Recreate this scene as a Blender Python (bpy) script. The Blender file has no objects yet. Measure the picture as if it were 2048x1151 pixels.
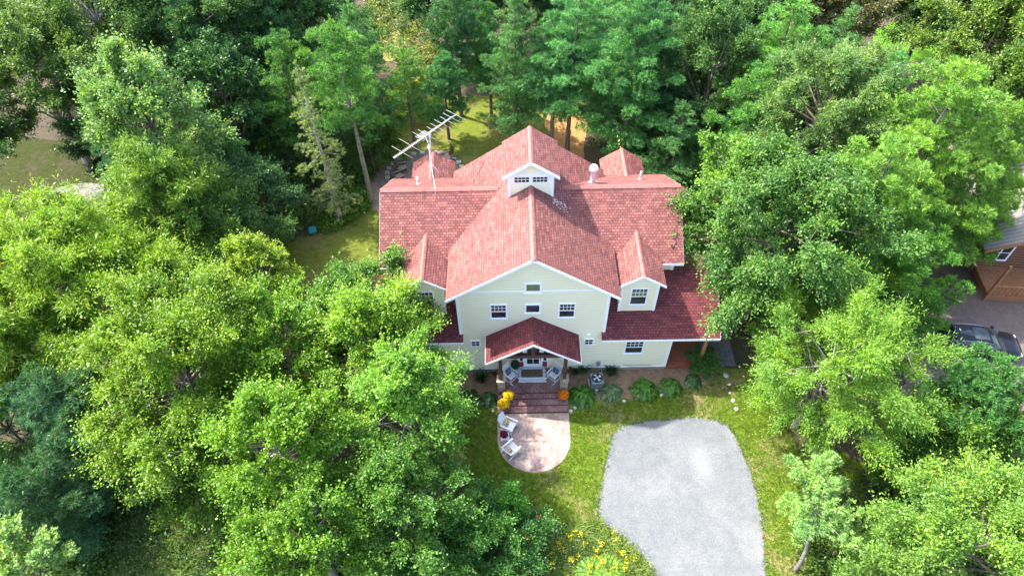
import bpy, bmesh, math, random
import numpy as np
from mathutils import Matrix, Vector
R_ = math.radians
S = bpy.context.scene
col = S.collection

# ------------------------------------------------------------------ camera
CAM = (-0.989, -23.359, 36.311); PITCH, YAW, ROLL, FPX = 50.372, -0.335, -1.173, 1373.225
def cam_axes():
    p, y, r = R_(PITCH), R_(YAW), R_(ROLL)
    fw = np.array([math.sin(y)*math.cos(p), math.cos(y)*math.cos(p), -math.sin(p)])
    rt = np.array([math.cos(y), -math.sin(y), 0.0]); up = np.cross(rt, fw)
    return fw, math.cos(r)*rt+math.sin(r)*up, -math.sin(r)*rt+math.cos(r)*up
FW, RT, UP = cam_axes()
cd = bpy.data.cameras.new('camera'); cam = bpy.data.objects.new('camera', cd); col.objects.link(cam)
cam.matrix_world = Matrix(((RT[0], UP[0], -FW[0], CAM[0]), (RT[1], UP[1], -FW[1], CAM[1]), (RT[2], UP[2], -FW[2], CAM[2]), (0, 0, 0, 1)))
cd.sensor_width = 36; cd.lens = 36*FPX/2048; cd.clip_start = 0.5; cd.clip_end = 2000
S.camera = cam
# ------------------------------------------------------------------ light
SUN_EL, SUN_AZ = 53.0, -62.0      # azimuth from +Y towards +X (the sun stands behind the house on the left)
W = bpy.data.worlds.new('World'); S.world = W; W.use_nodes = True
nt = W.node_tree; bg = nt.nodes['Background']
sky = nt.nodes.new('ShaderNodeTexSky'); sky.sky_type = 'NISHITA'; sky.sun_disc = False
sky.sun_elevation = R_(SUN_EL); sky.sun_rotation = R_(SUN_AZ); sky.air_density = 1.0; sky.dust_density = 3.0; sky.ozone_density = 1.0
nt.links.new(sky.outputs[0], bg.inputs[0]); bg.inputs[1].default_value = 0.15
sd = bpy.data.lights.new('sun', 'SUN'); sd.energy = 2.5; sd.angle = R_(1.0); sd.color = (1.0, 0.95, 0.86)
sun = bpy.data.objects.new('sun', sd); col.objects.link(sun)
sv = Vector((math.sin(R_(SUN_AZ))*math.cos(R_(SUN_EL)), math.cos(R_(SUN_AZ))*math.cos(R_(SUN_EL)), math.sin(R_(SUN_EL))))
sun.rotation_euler = sv.to_track_quat('Z', 'Y').to_euler(); sun.location = (-40, 40, 60)
S.view_settings.view_transform = 'Standard'; S.view_settings.look = 'None'; S.view_settings.gamma = 1
S.view_settings.exposure = 2.3
S.cycles.max_bounces = 8; S.cycles.diffuse_bounces = 5; S.cycles.transparent_max_bounces = 8

def U(px, py, z=0.0, y=None):
    """world point on the height z (or depth y) seen at a photo pixel: used only to read positions off the photo"""
    d = FW*FPX+RT*(px-1024)-UP*(py-575.5); C = np.array(CAM)
    t = (z-C[2])/d[2] if y is None else (y-C[1])/d[1]
    return C+t*d

# ------------------------------------------------------------------ materials
def mat(name, build):
    m = bpy.data.materials.new(name); m.use_nodes = True
    t = m.node_tree; p = t.nodes['Principled BSDF']; build(t, p); return m
def N(t, kind, **kw):
    n = t.nodes.new(kind)
    for k, v in kw.items():
        if k.startswith('i_'): n.inputs[k[2:].replace('_', ' ')].default_value = v
        else: setattr(n, k, v)
    return n
def L(t, a, b): t.links.new(a, b)
def rgba(c): return (c[0], c[1], c[2], 1)
def ramp(t, src, stops, interp='LINEAR'):
    r = N(t, 'ShaderNodeValToRGB'); r.color_ramp.interpolation = interp
    while len(r.color_ramp.elements) < len(stops): r.color_ramp.elements.new(0.5)
    for e, (p, c) in zip(r.color_ramp.elements, stops): e.position = p; e.color = rgba(c) if len(c) == 3 else c
    if src is not None: L(t, src, r.inputs[0])
    return r
def coords(t, kind='Object', scale=None):
    c = N(t, 'ShaderNodeTexCoord'); out = c.outputs[kind]
    if scale is not None:
        m = N(t, 'ShaderNodeMapping'); m.inputs['Scale'].default_value = scale if hasattr(scale, '__len__') else (scale,)*3
        L(t, out, m.inputs[0]); out = m.outputs[0]
    return out
def noise(t, vec, scale, detail=4, rough=0.6):
    n = N(t, 'ShaderNodeTexNoise'); n.inputs['Scale'].default_value = scale; n.inputs['Detail'].default_value = detail
    n.inputs['Roughness'].default_value = rough; L(t, vec, n.inputs['Vector']); return n
def mixc(t, fac, a, b, mode='MIX'):
    m = N(t, 'ShaderNodeMix', data_type='RGBA', blend_type=mode)
    for s, v in ((m.inputs[0], fac), (m.inputs[6], a), (m.inputs[7], b)):
        if hasattr(v, 'links') or hasattr(v, 'is_linked'): L(t, v, s)
        elif isinstance(v, (int, float)): s.default_value = v
        else: s.default_value = rgba(v)
    return m.outputs[2]
def bump(t, p, h, strength=0.4, dist=0.02):
    b = N(t, 'ShaderNodeBump'); b.inputs['Strength'].default_value = strength; b.inputs['Distance'].default_value = dist
    L(t, h, b.inputs['Height']); L(t, b.outputs[0], p.inputs['Normal'])
def plain(name, c, rough=0.6, var=0.12, scale=6, metal=0.0, spec=0.4, bmp=0.0):
    def f(t, p):
        n = noise(t, coords(t), scale, 5)
        lo = tuple(x*(1-var) for x in c); hi = tuple(min(1, x*(1+var)) for x in c)
        r = ramp(t, n.outputs[0], [(0.3, lo), (0.7, hi)]); L(t, r.outputs[0], p.inputs['Base Color'])
        p.inputs['Roughness'].default_value = rough; p.inputs['Metallic'].default_value = metal
        p.inputs['Specular IOR Level'].default_value = spec
        if bmp: bump(t, p, n.outputs[0], bmp)
    return mat(name, f)
def shingle_mat(name, c1, c2, mort):
    def f(t, p):
        uv = coords(t, 'UV')
        b = N(t, 'ShaderNodeTexBrick'); L(t, uv, b.inputs['Vector'])
        b.inputs['Color1'].default_value = rgba(c1); b.inputs['Color2'].default_value = rgba(c2); b.inputs['Mortar'].default_value = rgba(mort)
        b.inputs['Scale'].default_value = 1.0; b.inputs['Brick Width'].default_value = 0.21; b.inputs['Row Height'].default_value = 0.16
        b.inputs['Mortar Size'].default_value = 0.013; b.inputs['Mortar Smooth'].default_value = 0.3; b.offset = 0.5
        b2 = N(t, 'ShaderNodeTexBrick'); L(t, uv, b2.inputs['Vector'])
        b2.inputs['Color1'].default_value = (0, 0, 0, 1); b2.inputs['Color2'].default_value = (1, 1, 1, 1); b2.inputs['Mortar'].default_value = (.4, .4, .4, 1)
        b2.inputs['Scale'].default_value = 1.0; b2.inputs['Brick Width'].default_value = 0.42; b2.inputs['Row Height'].default_value = 0.16; b2.inputs['Mortar Size'].default_value = 0.0
        b2.inputs['Bias'].default_value = -0.2
        c = mixc(t, 0.22, b.outputs[0], b2.outputs[0], 'OVERLAY')
        n = noise(t, uv, 0.55, 6, 0.7); v = ramp(t, n.outputs[0], [(0.3, (.84, .83, .86)), (0.5, (1, 1, 1)), (0.72, (1.13, 1.10, 1.09))])
        c = mixc(t, 1.0, c, v.outputs[0], 'MULTIPLY')
        n2 = noise(t, uv, 9, 3, .8); v2 = ramp(t, n2.outputs[0], [(0.3, (.78, .78, .78)), (0.7, (1.2, 1.2, 1.2))])
        c = mixc(t, 1.0, c, v2.outputs[0], 'MULTIPLY')
        L(t, c, p.inputs['Base Color']); p.inputs['Roughness'].default_value = 0.85; p.inputs['Specular IOR Level'].default_value = 0.25
        bump(t, p, b.outputs['Fac'], 0.5, -0.015)
    return mat(name, f)
M = {}
M['shingle'] = shingle_mat('red shingles', (.275, .105, .09), (.19, .070, .062), (.055, .022, .024))
M['shingle_low'] = shingle_mat('darker maroon shingles', (.215, .055, .056), (.135, .036, .042), (.04, .014, .018))  # darker, more saturated red for the skirt and porch roofs
M['cap'] = plain('ridge shingles', (.285, .11, .095), .85, .30, 7)
M['trim'] = plain('white trim paint', (.88, .88, .88), .45, .03, 2)
M['white'] = plain('white furniture paint', (.82, .83, .84), .4, .03, 3)
def siding(t, p):
    o = coords(t); w = N(t, 'ShaderNodeTexWave', wave_type='BANDS', bands_direction='Z', wave_profile='SAW')
    w.inputs['Scale'].default_value = 1.848; L(t, o, w.inputs['Vector'])
    n = noise(t, coords(t, scale=(0.6, 0.6, 4)), 2.0, 5, .6)
    c = ramp(t, n.outputs[0], [(0.3, (.90, .83, .60)), (0.7, (.94, .87, .645))])
    r = ramp(t, w.outputs['Fac'], [(0.0, (.66, .65, .62)), (0.2, (1, 1, 1)), (1, (.98, .98, .98))])
    L(t, mixc(t, 1.0, c.outputs[0], r.outputs[0], 'MULTIPLY'), p.inputs['Base Color'])
    p.inputs['Roughness'].default_value = .55; bump(t, p, w.outputs['Fac'], .5, .02)
M['siding'] = mat('cream lap siding', siding)
M['board'] = plain('cream board', (.91, .84, .61), .55, .04, 2)
def glass(t, p):
    n = noise(t, coords(t), 1.3, 2); r = ramp(t, n.outputs[0], [(0.35, (.012, .016, .02)), (0.7, (.05, .06, .065))])
    L(t, r.outputs[0], p.inputs['Base Color']); p.inputs['Roughness'].default_value = .06; p.inputs['Specular IOR Level'].default_value = .6
M['glass'] = mat('window glass', glass)
M['curtain'] = plain('green curtain behind glass', (.16, .17, .08), .7, .2, 8)
M['screen'] = plain('insect screen', (.10, .12, .14), .6, .2, 20)
M['darkwood'] = plain('dark stained timber', (.075, .035, .022), .55, .35, 9)
M['deckwood'] = plain('red stained deck', (.26, .075, .04), .5, .25, 7)
M['logwood'] = plain('golden brown post', (.30, .13, .055), .6, .25, 6)
M['brownwood'] = plain('brown chair timber', (.13, .055, .025), .55, .3, 8)
M['greywood'] = plain('weathered chair timber', (.42, .34, .27), .7, .2, 8)
def stamped(name, base, dark, light):
    def f(t, p):
        o = coords(t)
        n = noise(t, o, 1.1, 8, .7); c = ramp(t, n.outputs[0], [(0.28, dark), (0.5, base), (0.72, light)])
        v = N(t, 'ShaderNodeTexVoronoi', feature='DISTANCE_TO_EDGE'); v.inputs['Scale'].default_value = 3.2; L(t, o, v.inputs['Vector'])
        n2 = noise(t, o, 9, 6, .75); s = ramp(t, n2.outputs[0], [(0.38, (.62, .5, .5)), (0.55, (1, 1, 1)), (0.75, (1.12, 1.12, 1.12))])
        e = ramp(t, v.outputs[0], [(0.0, (.72, .66, .66)), (0.04, (1, 1, 1))])
        c = mixc(t, 1, c.outputs[0], s.outputs[0], 'MULTIPLY'); c = mixc(t, .7, c, e.outputs[0], 'MULTIPLY')
        L(t, c, p.inputs['Base Color']); p.inputs['Roughness'].default_value = .55; bump(t, p, n2.outputs[0], .3, .01)
    return mat(name, f)
M['patio'] = stamped('pink stamped concrete', (.37, .275, .235), (.22, .13, .11), (.50, .42, .36))
M['step'] = stamped('maroon stamped concrete', (.22, .115, .11), (.10, .04, .04), (.36, .23, .20))
M['riser'] = plain('dark maroon riser', (.095, .03, .03), .6, .25, 5)
def stone(t, p):
    o = coords(t); b = N(t, 'ShaderNodeTexBrick'); m = N(t, 'ShaderNodeMapping'); m.inputs['Rotation'].default_value = (R_(90), 0, 0)
    L(t, o, m.inputs[0]); L(t, m.outputs[0], b.inputs['Vector']); b.inputs['Scale'].default_value = 1
    b.inputs['Brick Width'].default_value = .22; b.inputs['Row Height'].default_value = .075; b.inputs['Mortar Size'].default_value = .008
    b.inputs['Color1'].default_value = (.50, .42, .33, 1); b.inputs['Color2'].default_value = (.27, .22, .18, 1); b.inputs['Mortar'].default_value = (.10, .09, .08, 1)
    n = noise(t, o, 14, 4); r = ramp(t, n.outputs[0], [(0.3, (.7, .7, .72)), (0.7, (1.25, 1.2, 1.15))])
    L(t, mixc(t, 1, b.outputs[0], r.outputs[0], 'MULTIPLY'), p.inputs['Base Color']); p.inputs['Roughness'].default_value = .85; bump(t, p, b.outputs['Fac'], .6, -.02)
M['stone'] = mat('stacked stone', stone)
M['rock'] = plain('pale field stone', (.46, .44, .42), .8, .3, 5, bmp=.5)
M['metal'] = plain('galvanised metal', (.62, .63, .64), .35, .06, 5, metal=.6)
M['aluminium'] = plain('antenna aluminium', (.42, .41, .40), .4, .04, 5, metal=.15)
M['pvc'] = plain('white plastic pipe', (.74, .72, .72), .5, .04, 5)
M['black'] = plain('black metal', (.02, .02, .022), .5, .2, 5)
M['acgrey'] = plain('painted grey metal', (.19, .21, .22), .45, .08, 4)
M['fan'] = plain('fan blades', (.42, .46, .48), .4, .08, 4)
M['greystair'] = plain('pale grey painted boards', (.52, .56, .60), .5, .05, 5)
M['mat'] = plain('coir doormat', (.12, .085, .045), .95, .35, 9)
M['redpanel'] = plain('crimson door panel', (.22, .01, .035), .45, .1, 3)
def pillow(name, a, b, thr=.55, sc=14, c3=None):
    def f(t, p):
        n = N(t, 'ShaderNodeTexVoronoi', feature='F1'); n.inputs['Scale'].default_value = sc; L(t, coords(t), n.inputs['Vector'])
        st = [(0.0, b), (thr*.55, b), (thr*.6, a), (1, a)]
        r = ramp(t, n.outputs[0], st, 'CONSTANT'); out = r.outputs[0]
        if c3 is not None:
            m = noise(t, coords(t), 6, 1); r2 = ramp(t, m.outputs[0], [(0, (0, 0, 0)), (.5, (1, 1, 1))], 'CONSTANT'); out = mixc(t, r2.outputs[0], out, c3)
        L(t, out, p.inputs['Base Color']); p.inputs['Roughness'].default_value = .9
    return mat(name, f)
M['pillow_navy'] = pillow('navy patterned fabric', (.012, .05, .16), (.5, .56, .6))
M['pillow_mix'] = pillow('blue and yellow floral fabric', (.03, .13, .28), (.6, .62, .6), .5, 12, (.7, .45, .03))
def tint(name, rough=.55, trans=.35, spread=.35, spec=.3, hot=(2.2, 1.2, .6)):
    """foliage: colour from the object, varied leaf by leaf, light passes through"""
    def f(t, p):
        oi = N(t, 'ShaderNodeObjectInfo'); g = N(t, 'ShaderNodeNewGeometry')
        r = ramp(t, g.outputs['Random Per Island'], [(0.0, (.42, .50, .42)), (.5, (.92, .95, .9)), (.86, (1.28, 1.2, 1.1)), (.985, (1.5, 1.35, 1.2)), (1.0, hot)])
        c = mixc(t, 1, oi.outputs['Color'], r.outputs[0], 'MULTIPLY')
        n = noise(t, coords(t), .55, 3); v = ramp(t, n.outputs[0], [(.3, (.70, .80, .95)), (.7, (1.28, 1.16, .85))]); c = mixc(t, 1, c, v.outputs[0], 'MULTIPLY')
        L(t, c, p.inputs['Base Color']); p.inputs['Roughness'].default_value = rough; p.inputs['Specular IOR Level'].default_value = spec
        tr = N(t, 'ShaderNodeBsdfTranslucent'); L(t, mixc(t, 1, c, (1.25, 1.2, .55), 'MULTIPLY'), tr.inputs[0])
        mx = N(t, 'ShaderNodeMixShader'); mx.inputs[0].default_value = trans
        L(t, p.outputs[0], mx.inputs[1]); L(t, tr.outputs[0], mx.inputs[2]); L(t, mx.outputs[0], t.nodes['Material Output'].inputs[0])
    return mat(name, f)
M['leaf'] = tint('broad leaves', .42, .38, .42, .4)
M['needle'] = tint('pine needles', .5, .3, .34, .3, (1.8, 1.6, 1.5))
M['petal'] = tint('flower petals', .6, .2, .2, .2, (1.6, 1.5, 1.2))
M['bark'] = plain('bark', (.13, .10, .085), .9, .4, 5, bmp=.5)
M['paletwig'] = plain('bare grey wood', (.33, .30, .27), .9, .2, 5)
M['palebark'] = plain('grey bark', (.20, .175, .16), .9, .3, 5, bmp=.4)
def lawn(name, g1, g2, brown, bw=.5, wear=.62):
    def f(t, p):
        o = coords(t); n = noise(t, o, .28, 6, .62); n1 = noise(t, o, 2.6, 6, .75); n2 = noise(t, o, 34, 3, .8)
        c = mixc(t, ramp(t, n1.outputs[0], [(.35, (0, 0, 0)), (.65, (1, 1, 1))]).outputs[0], g1, g2)
        a = N(t, 'ShaderNodeMath', operation='MULTIPLY_ADD'); L(t, n1.outputs[0], a.inputs[0]); a.inputs[1].default_value = .55; L(t, n.outputs[0], a.inputs[2])
        m = ramp(t, a.outputs[0], [(wear+.15, (0, 0, 0)), (wear+.32, (bw, bw, bw))])
        c = mixc(t, m.outputs[0], c, brown)
        s = ramp(t, n2.outputs[0], [(.3, (.6, .6, .6)), (.7, (1.4, 1.4, 1.4))]); c = mixc(t, 1, c, s.outputs[0], 'MULTIPLY')
        L(t, c, p.inputs['Base Color']); p.inputs['Roughness'].default_value = .95; p.inputs['Specular IOR Level'].default_value = .1; bump(t, p, n2.outputs[0], .9, .05)
    return mat(name, f)
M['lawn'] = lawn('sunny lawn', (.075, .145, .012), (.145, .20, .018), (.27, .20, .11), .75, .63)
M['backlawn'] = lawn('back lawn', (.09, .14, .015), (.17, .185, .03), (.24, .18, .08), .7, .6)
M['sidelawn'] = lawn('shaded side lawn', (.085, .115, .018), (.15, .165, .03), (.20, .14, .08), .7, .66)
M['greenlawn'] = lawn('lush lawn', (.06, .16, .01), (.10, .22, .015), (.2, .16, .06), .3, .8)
M['shadelawn'] = lawn('worn lawn with tree shade in its colour', (.028, .040, .009), (.05, .056, .013), (.075, .058, .045), .8, .6)  # tree shade is put into this colour: greens and worn patches darkened alike
def floor(name, a, b, c_, sc=1.2):
    def f(t, p):
        o = coords(t); n = noise(t, o, sc, 7, .7); n2 = noise(t, o, 22, 4, .85)
        c = ramp(t, n.outputs[0], [(.3, a), (.5, b), (.72, c_)]); s = ramp(t, n2.outputs[0], [(.3, (.45, .45, .45)), (.7, (1.6, 1.6, 1.6))])
        L(t, mixc(t, 1, c.outputs[0], s.outputs[0], 'MULTIPLY'), p.inputs['Base Color']); p.inputs['Roughness'].default_value = .95; bump(t, p, n2.outputs[0], .9, .06)
    return mat(name, f)
M['forest'] = floor('forest floor', (.035, .045, .015), (.075, .05, .03), (.06, .075, .02), .5)
M['clearing'] = floor('dry sunlit clearing', (.14, .16, .03), (.20, .20, .045), (.26, .23, .08), .6)
M['litter'] = floor('needle litter', (.30, .16, .05), (.40, .21, .07), (.36, .24, .12))
M['mulch'] = floor('wood chip mulch', (.15, .09, .05), (.23, .145, .085), (.30, .21, .13), 3)
M['pebble'] = floor('pebble ring', (.17, .12, .095), (.25, .18, .145), (.34, .27, .22), 3)
def gravel(name, a, b, worn, wscale, band=None):
    def f(t, p):
        o = coords(t); n = noise(t, o, wscale, 5, .55); n2 = noise(t, o, 30, 4, .85); n3 = noise(t, o, 1.7, 6, .6)
        c = mixc(t, ramp(t, n3.outputs[0], [(.35, (0, 0, 0)), (.65, (1, 1, 1))]).outputs[0], a, b)
        c = mixc(t, ramp(t, n.outputs[0], [(.52, (0, 0, 0)), (.7, (.6, .6, .6))]).outputs[0], c, worn)
        if band:      # wheel-worn pale band down the middle of the drive
            mp = N(t, 'ShaderNodeMapping', vector_type='POINT'); mp.inputs['Location'].default_value = (-band[0]/1.5+0, -band[1]/3.2, 0); mp.inputs['Scale'].default_value = (1/1.5, 1/3.2, 0); L(t, o, mp.inputs[0])
            ln_ = N(t, 'ShaderNodeVectorMath', operation='LENGTH'); L(t, mp.outputs[0], ln_.inputs[0]); ad_ = N(t, 'ShaderNodeMath', operation='MULTIPLY_ADD'); L(t, n3.outputs[0], ad_.inputs[0]); ad_.inputs[1].default_value = .9; L(t, ln_.outputs['Value'], ad_.inputs[2])
            c = mixc(t, ramp(t, ad_.outputs[0], [(.45, (.75, .75, .75)), (1.0, (0, 0, 0))]).outputs[0], c, (.235, .238, .235))
        n4 = noise(t, o, 11, 3, .9); c = mixc(t, 1, c, ramp(t, n4.outputs[0], [(.35, (.8, .8, .82)), (.65, (1.18, 1.18, 1.16))]).outputs[0], 'MULTIPLY')
        s = ramp(t, n2.outputs[0], [(.3, (.62, .62, .64)), (.7, (1.35, 1.35, 1.35))]); c = mixc(t, 1, c, s.outputs[0], 'MULTIPLY')
        L(t, c, p.inputs['Base Color']); p.inputs['Roughness'].default_value = .9; bump(t, p, n2.outputs[0], .8, .03)
    return mat(name, f)
M['gravel'] = gravel('crushed grey stone', (.122, .132, .139), (.15, .158, .162), (.195, .20, .20), .33, (9.4, -6.3))
M['pinkgravel'] = gravel('pinkish gravel', (.115, .088, .075), (.15, .115, .098), (.15, .085, .055), .3)
def flag(t, p):
    o = coords(t); v = N(t, 'ShaderNodeTexVoronoi', feature='DISTANCE_TO_EDGE'); v.inputs['Scale'].default_value = .8; L(t, o, v.inputs['Vector'])
    n = noise(t, o, 2, 5); c = ramp(t, n.outputs[0], [(.3, (.12, .11, .115)), (.7, (.20, .195, .185))]); e = ramp(t, v.outputs[0], [(0, (.3, .3, .3)), (.05, (1, 1, 1))])
    L(t, mixc(t, 1, c.outputs[0], e.outputs[0], 'MULTIPLY'), p.inputs['Base Color']); p.inputs['Roughness'].default_value = .8
M['flag'] = mat('flagstones', flag)
def metalroof(t, p):
    w = N(t, 'ShaderNodeTexWave', wave_type='BANDS', bands_direction='X', wave_profile='SAW'); w.inputs['Scale'].default_value = 1.1; L(t, coords(t, 'UV'), w.inputs['Vector'])
    r = ramp(t, w.outputs['Fac'], [(0, (.05, .04, .035)), (.2, (.22, .195, .17)), (1, (.25, .22, .195))]); L(t, r.outputs[0], p.inputs['Base Color']); p.inputs['Roughness'].default_value = .45
M['metalroof'] = mat('tan ribbed metal', metalroof)
def logs(t, p):
    w = N(t, 'ShaderNodeTexWave', wave_type='BANDS', bands_direction='Z', wave_profile='SIN'); w.inputs['Scale'].default_value = 1.3; L(t, coords(t), w.inputs['Vector'])
    r = ramp(t, w.outputs['Fac'], [(0, (.05, .02, .01)), (.3, (.17, .07, .035)), (1, (.23, .10, .05))]); L(t, r.outputs[0], p.inputs['Base Color']); p.inputs['Roughness'].default_value = .6; bump(t, p, w.outputs['Fac'], .6, .04)
M['logs'] = mat('brown log siding', logs)
M['carpaint'] = plain('black car paint', (.008, .009, .013), .2, .1, 2, spec=.3)
M['tyre'] = plain('tyre rubber', (.015, .015, .015), .85, .2, 8)
M['chrome'] = plain('bright metal', (.7, .7, .7), .2, .03, 4, metal=.9)
M['redlamp'] = plain('red lamp lens', (.5, .01, .01), .25, .1, 5)
M['lamplens'] = plain('clear lamp lens', (.6, .62, .65), .15, .1, 5)
M['teal'] = plain('teal plastic', (.01, .22, .26), .4, .15, 4)
M['bluepot'] = plain('blue glazed pot', (.16, .24, .38), .3, .15, 4)
M['darkpot'] = plain('dark planter', (.05, .04, .04), .6, .2, 5)
M['whitepot'] = plain('white planter', (.6, .6, .6), .5, .1, 5)
def bulbm(t, p):
    p.inputs['Emission Color'].default_value = (1, .55, .2, 1); p.inputs['Emission Strength'].default_value = 6
M['bulb'] = mat('glowing bulb', bulbm)
M['whitewall'] = plain('white boards', (.72, .71, .69), .5, .05, 2)

# ------------------------------------------------------------------ object helpers
def tag(o, label=None, cat=None, group=None, kind=None):
    for k, v in (('label', label), ('category', cat), ('group', group), ('kind', kind)):
        if v: o[k] = v
    return o
def empty(name, loc, rz=0, label=None, cat=None, group=None):
    o = bpy.data.objects.new(name, None); col.objects.link(o); o.location = loc; o.rotation_euler = (0, 0, rz); o.empty_display_size = .2
    return tag(o, label, cat, group)
def mesh_np(name, V, F, mats, parent=None, k=4, smooth=False, mi=None):
    """V (n,3), F (m,k) arrays"""
    me = bpy.data.meshes.new(name); n, m = len(V), len(F)
    me.vertices.add(n); me.vertices.foreach_set('co', np.asarray(V, np.float32).ravel())
    me.loops.add(m*k); me.loops.foreach_set('vertex_index', np.asarray(F, np.int32).ravel())
    me.polygons.add(m); me.polygons.foreach_set('loop_start', np.arange(0, m*k, k, dtype=np.int32))
    if mi is not None: me.polygons.foreach_set('material_index', np.asarray(mi, np.int32))
    me.update(calc_edges=True)
    for x in (mats if isinstance(mats, list) else [mats]): me.materials.append(x)
    if smooth: me.polygons.foreach_set('use_smooth', np.ones(m, bool))
    o = bpy.data.objects.new(name, me); col.objects.link(o)
    if parent is not None: o.parent = parent
    return o
class MB:
    """collects shapes for ONE mesh object"""
    def __init__(s): s.v = []; s.f = []; s.uv = []; s.sm = []
    def poly(s, pts, uv=None, smooth=False):
        i = len(s.v); s.v += [tuple(map(float, p)) for p in pts]; s.f.append(list(range(i, i+len(pts)))); s.uv.append(uv or [(p[0], p[1]) for p in pts]); s.sm.append(smooth); return s
    def box(s, x0, x1, y0, y1, z0, z1):
        P = [(x0, y0, z0), (x1, y0, z0), (x1, y1, z0), (x0, y1, z0), (x0, y0, z1), (x1, y0, z1), (x1, y1, z1), (x0, y1, z1)]
        return s.hexa(P)
    def hexa(s, P):
        i = len(s.v); s.v += [tuple(map(float, p)) for p in P]
        for q in ((3, 2, 1, 0), (4, 5, 6, 7), (0, 1, 5, 4), (1, 2, 6, 5), (2, 3, 7, 6), (3, 0, 4, 7)):
            s.f.append([i+k for k in q]); s.uv.append([(P[k][0], P[k][1]) for k in q]); s.sm.append(False)
        return s
    def bar(s, a, b, w, h, up=(0, 0, 1)):
        a = Vector(a); b = Vector(b); d = (b-a).normalized(); u = Vector(up)
        if abs(d.dot(u)) > .98: u = Vector((0, 1, 0))
        r = d.cross(u).normalized(); u = r.cross(d)
        P = []
        for e in (a, b): P += [e-r*w/2-u*h/2, e+r*w/2-u*h/2, e+r*w/2+u*h/2, e-r*w/2+u*h/2]
        return s.hexa(P)
    def tube(s, pts, rad, n=8, cap=True, smooth=True):
        pts = [Vector(p) for p in pts]; rad = rad if hasattr(rad, '__len__') else [rad]*len(pts)
        rings = []
        for k, p in enumerate(pts):
            d = (pts[min(k+1, len(pts)-1)]-pts[max(k-1, 0)]).normalized(); u = Vector((0, 0, 1)) if abs(d.z) < .95 else Vector((1, 0, 0))
            r = d.cross(u).normalized(); u = r.cross(d); i = len(s.v); rings.append(i)
            s.v += [tuple(p+(r*math.cos(2*math.pi*j/n)+u*math.sin(2*math.pi*j/n))*rad[k]) for j in range(n)]
        for a, b in zip(rings, rings[1:]):
            for j in range(n):
                s.f.append([a+j, a+(j+1) % n, b+(j+1) % n, b+j]); s.uv.append([(0, 0)]*4); s.sm.append(smooth)
        if cap:
            s.f.append([rings[0]+j for j in range(n)][::-1]); s.uv.append([(0, 0)]*n); s.sm.append(False)
            s.f.append([rings[-1]+j for j in range(n)]); s.uv.append([(0, 0)]*n); s.sm.append(False)
        return s
    def lathe(s, c, prof, n=20, smooth=True):
        rings = []
        for r, z in prof:
            rings.append(len(s.v)); s.v += [(c[0]+r*math.cos(2*math.pi*j/n), c[1]+r*math.sin(2*math.pi*j/n), c[2]+z) for j in range(n)]
        for a, b in zip(rings, rings[1:]):
            for j in range(n): s.f.append([a+j, a+(j+1) % n, b+(j+1) % n, b+j]); s.uv.append([(0, 0)]*4); s.sm.append(smooth)
        s.f.append([rings[-1]+j for j in range(n)]); s.uv.append([(0, 0)]*n); s.sm.append(False)
        s.f.append([rings[0]+j for j in range(n)][::-1]); s.uv.append([(0, 0)]*n); s.sm.append(False)
        return s
    def slab(s, pts, th=.14):
        """sloped roof panel: top polygon with shingle uv (metres along and up the slope), thickness straight down"""
        P = [Vector(p) for p in pts]; nn = Vector((0, 0, 0))
        for a, b in zip(P, P[1:]+P[:1]): nn += a.cross(b)
        if nn.z < 0: P = P[::-1]; nn = -nn
        nn.normalize(); e = Vector((0, 0, 1)).cross(nn)
        e = e.normalized() if e.length > 1e-4 else Vector((1, 0, 0)); upv = nn.cross(e)
        s.poly(P, [(p.dot(e), p.dot(upv)) for p in P]); B = [p-Vector((0, 0, th)) for p in P]
        s.poly(B[::-1], [(0, 0)]*len(B))
        for a, b, c, d in zip(P, P[1:]+P[:1], B[1:]+B[:1], B): s.poly([d, c, b, a], [(d.dot(e), 0), (c.dot(e), 0), (b.dot(e), .17), (a.dot(e), .17)])
        return s
    def build(s, name, m, parent=None, bevel=0):
        me = bpy.data.meshes.new(name); me.from_pydata(s.v, [], s.f)
        ul = me.uv_layers.new(name='UVMap'); k = 0
        for q in s.uv:
            for c in q: ul.data[k].uv = c; k += 1
        me.polygons.foreach_set('use_smooth', s.sm); me.materials.append(m); me.update()
        o = bpy.data.objects.new(name, me); col.objects.link(o)
        if parent is not None: o.parent = parent
        if bevel:
            b = o.modifiers.new('bevel', 'BEVEL'); b.width = bevel; b.segments = 2; b.limit_method = 'ANGLE'
        return o
def kids(o): return [c for c in bpy.data.objects if c.parent == o]
def copy_tree(o, parent=None):
    c = o.copy(); col.objects.link(c)
    if parent is not None: c.parent = parent
    for ch in kids(o): copy_tree(ch, c)
    return c
rng = np.random.default_rng(7); random.seed(7)

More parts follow.
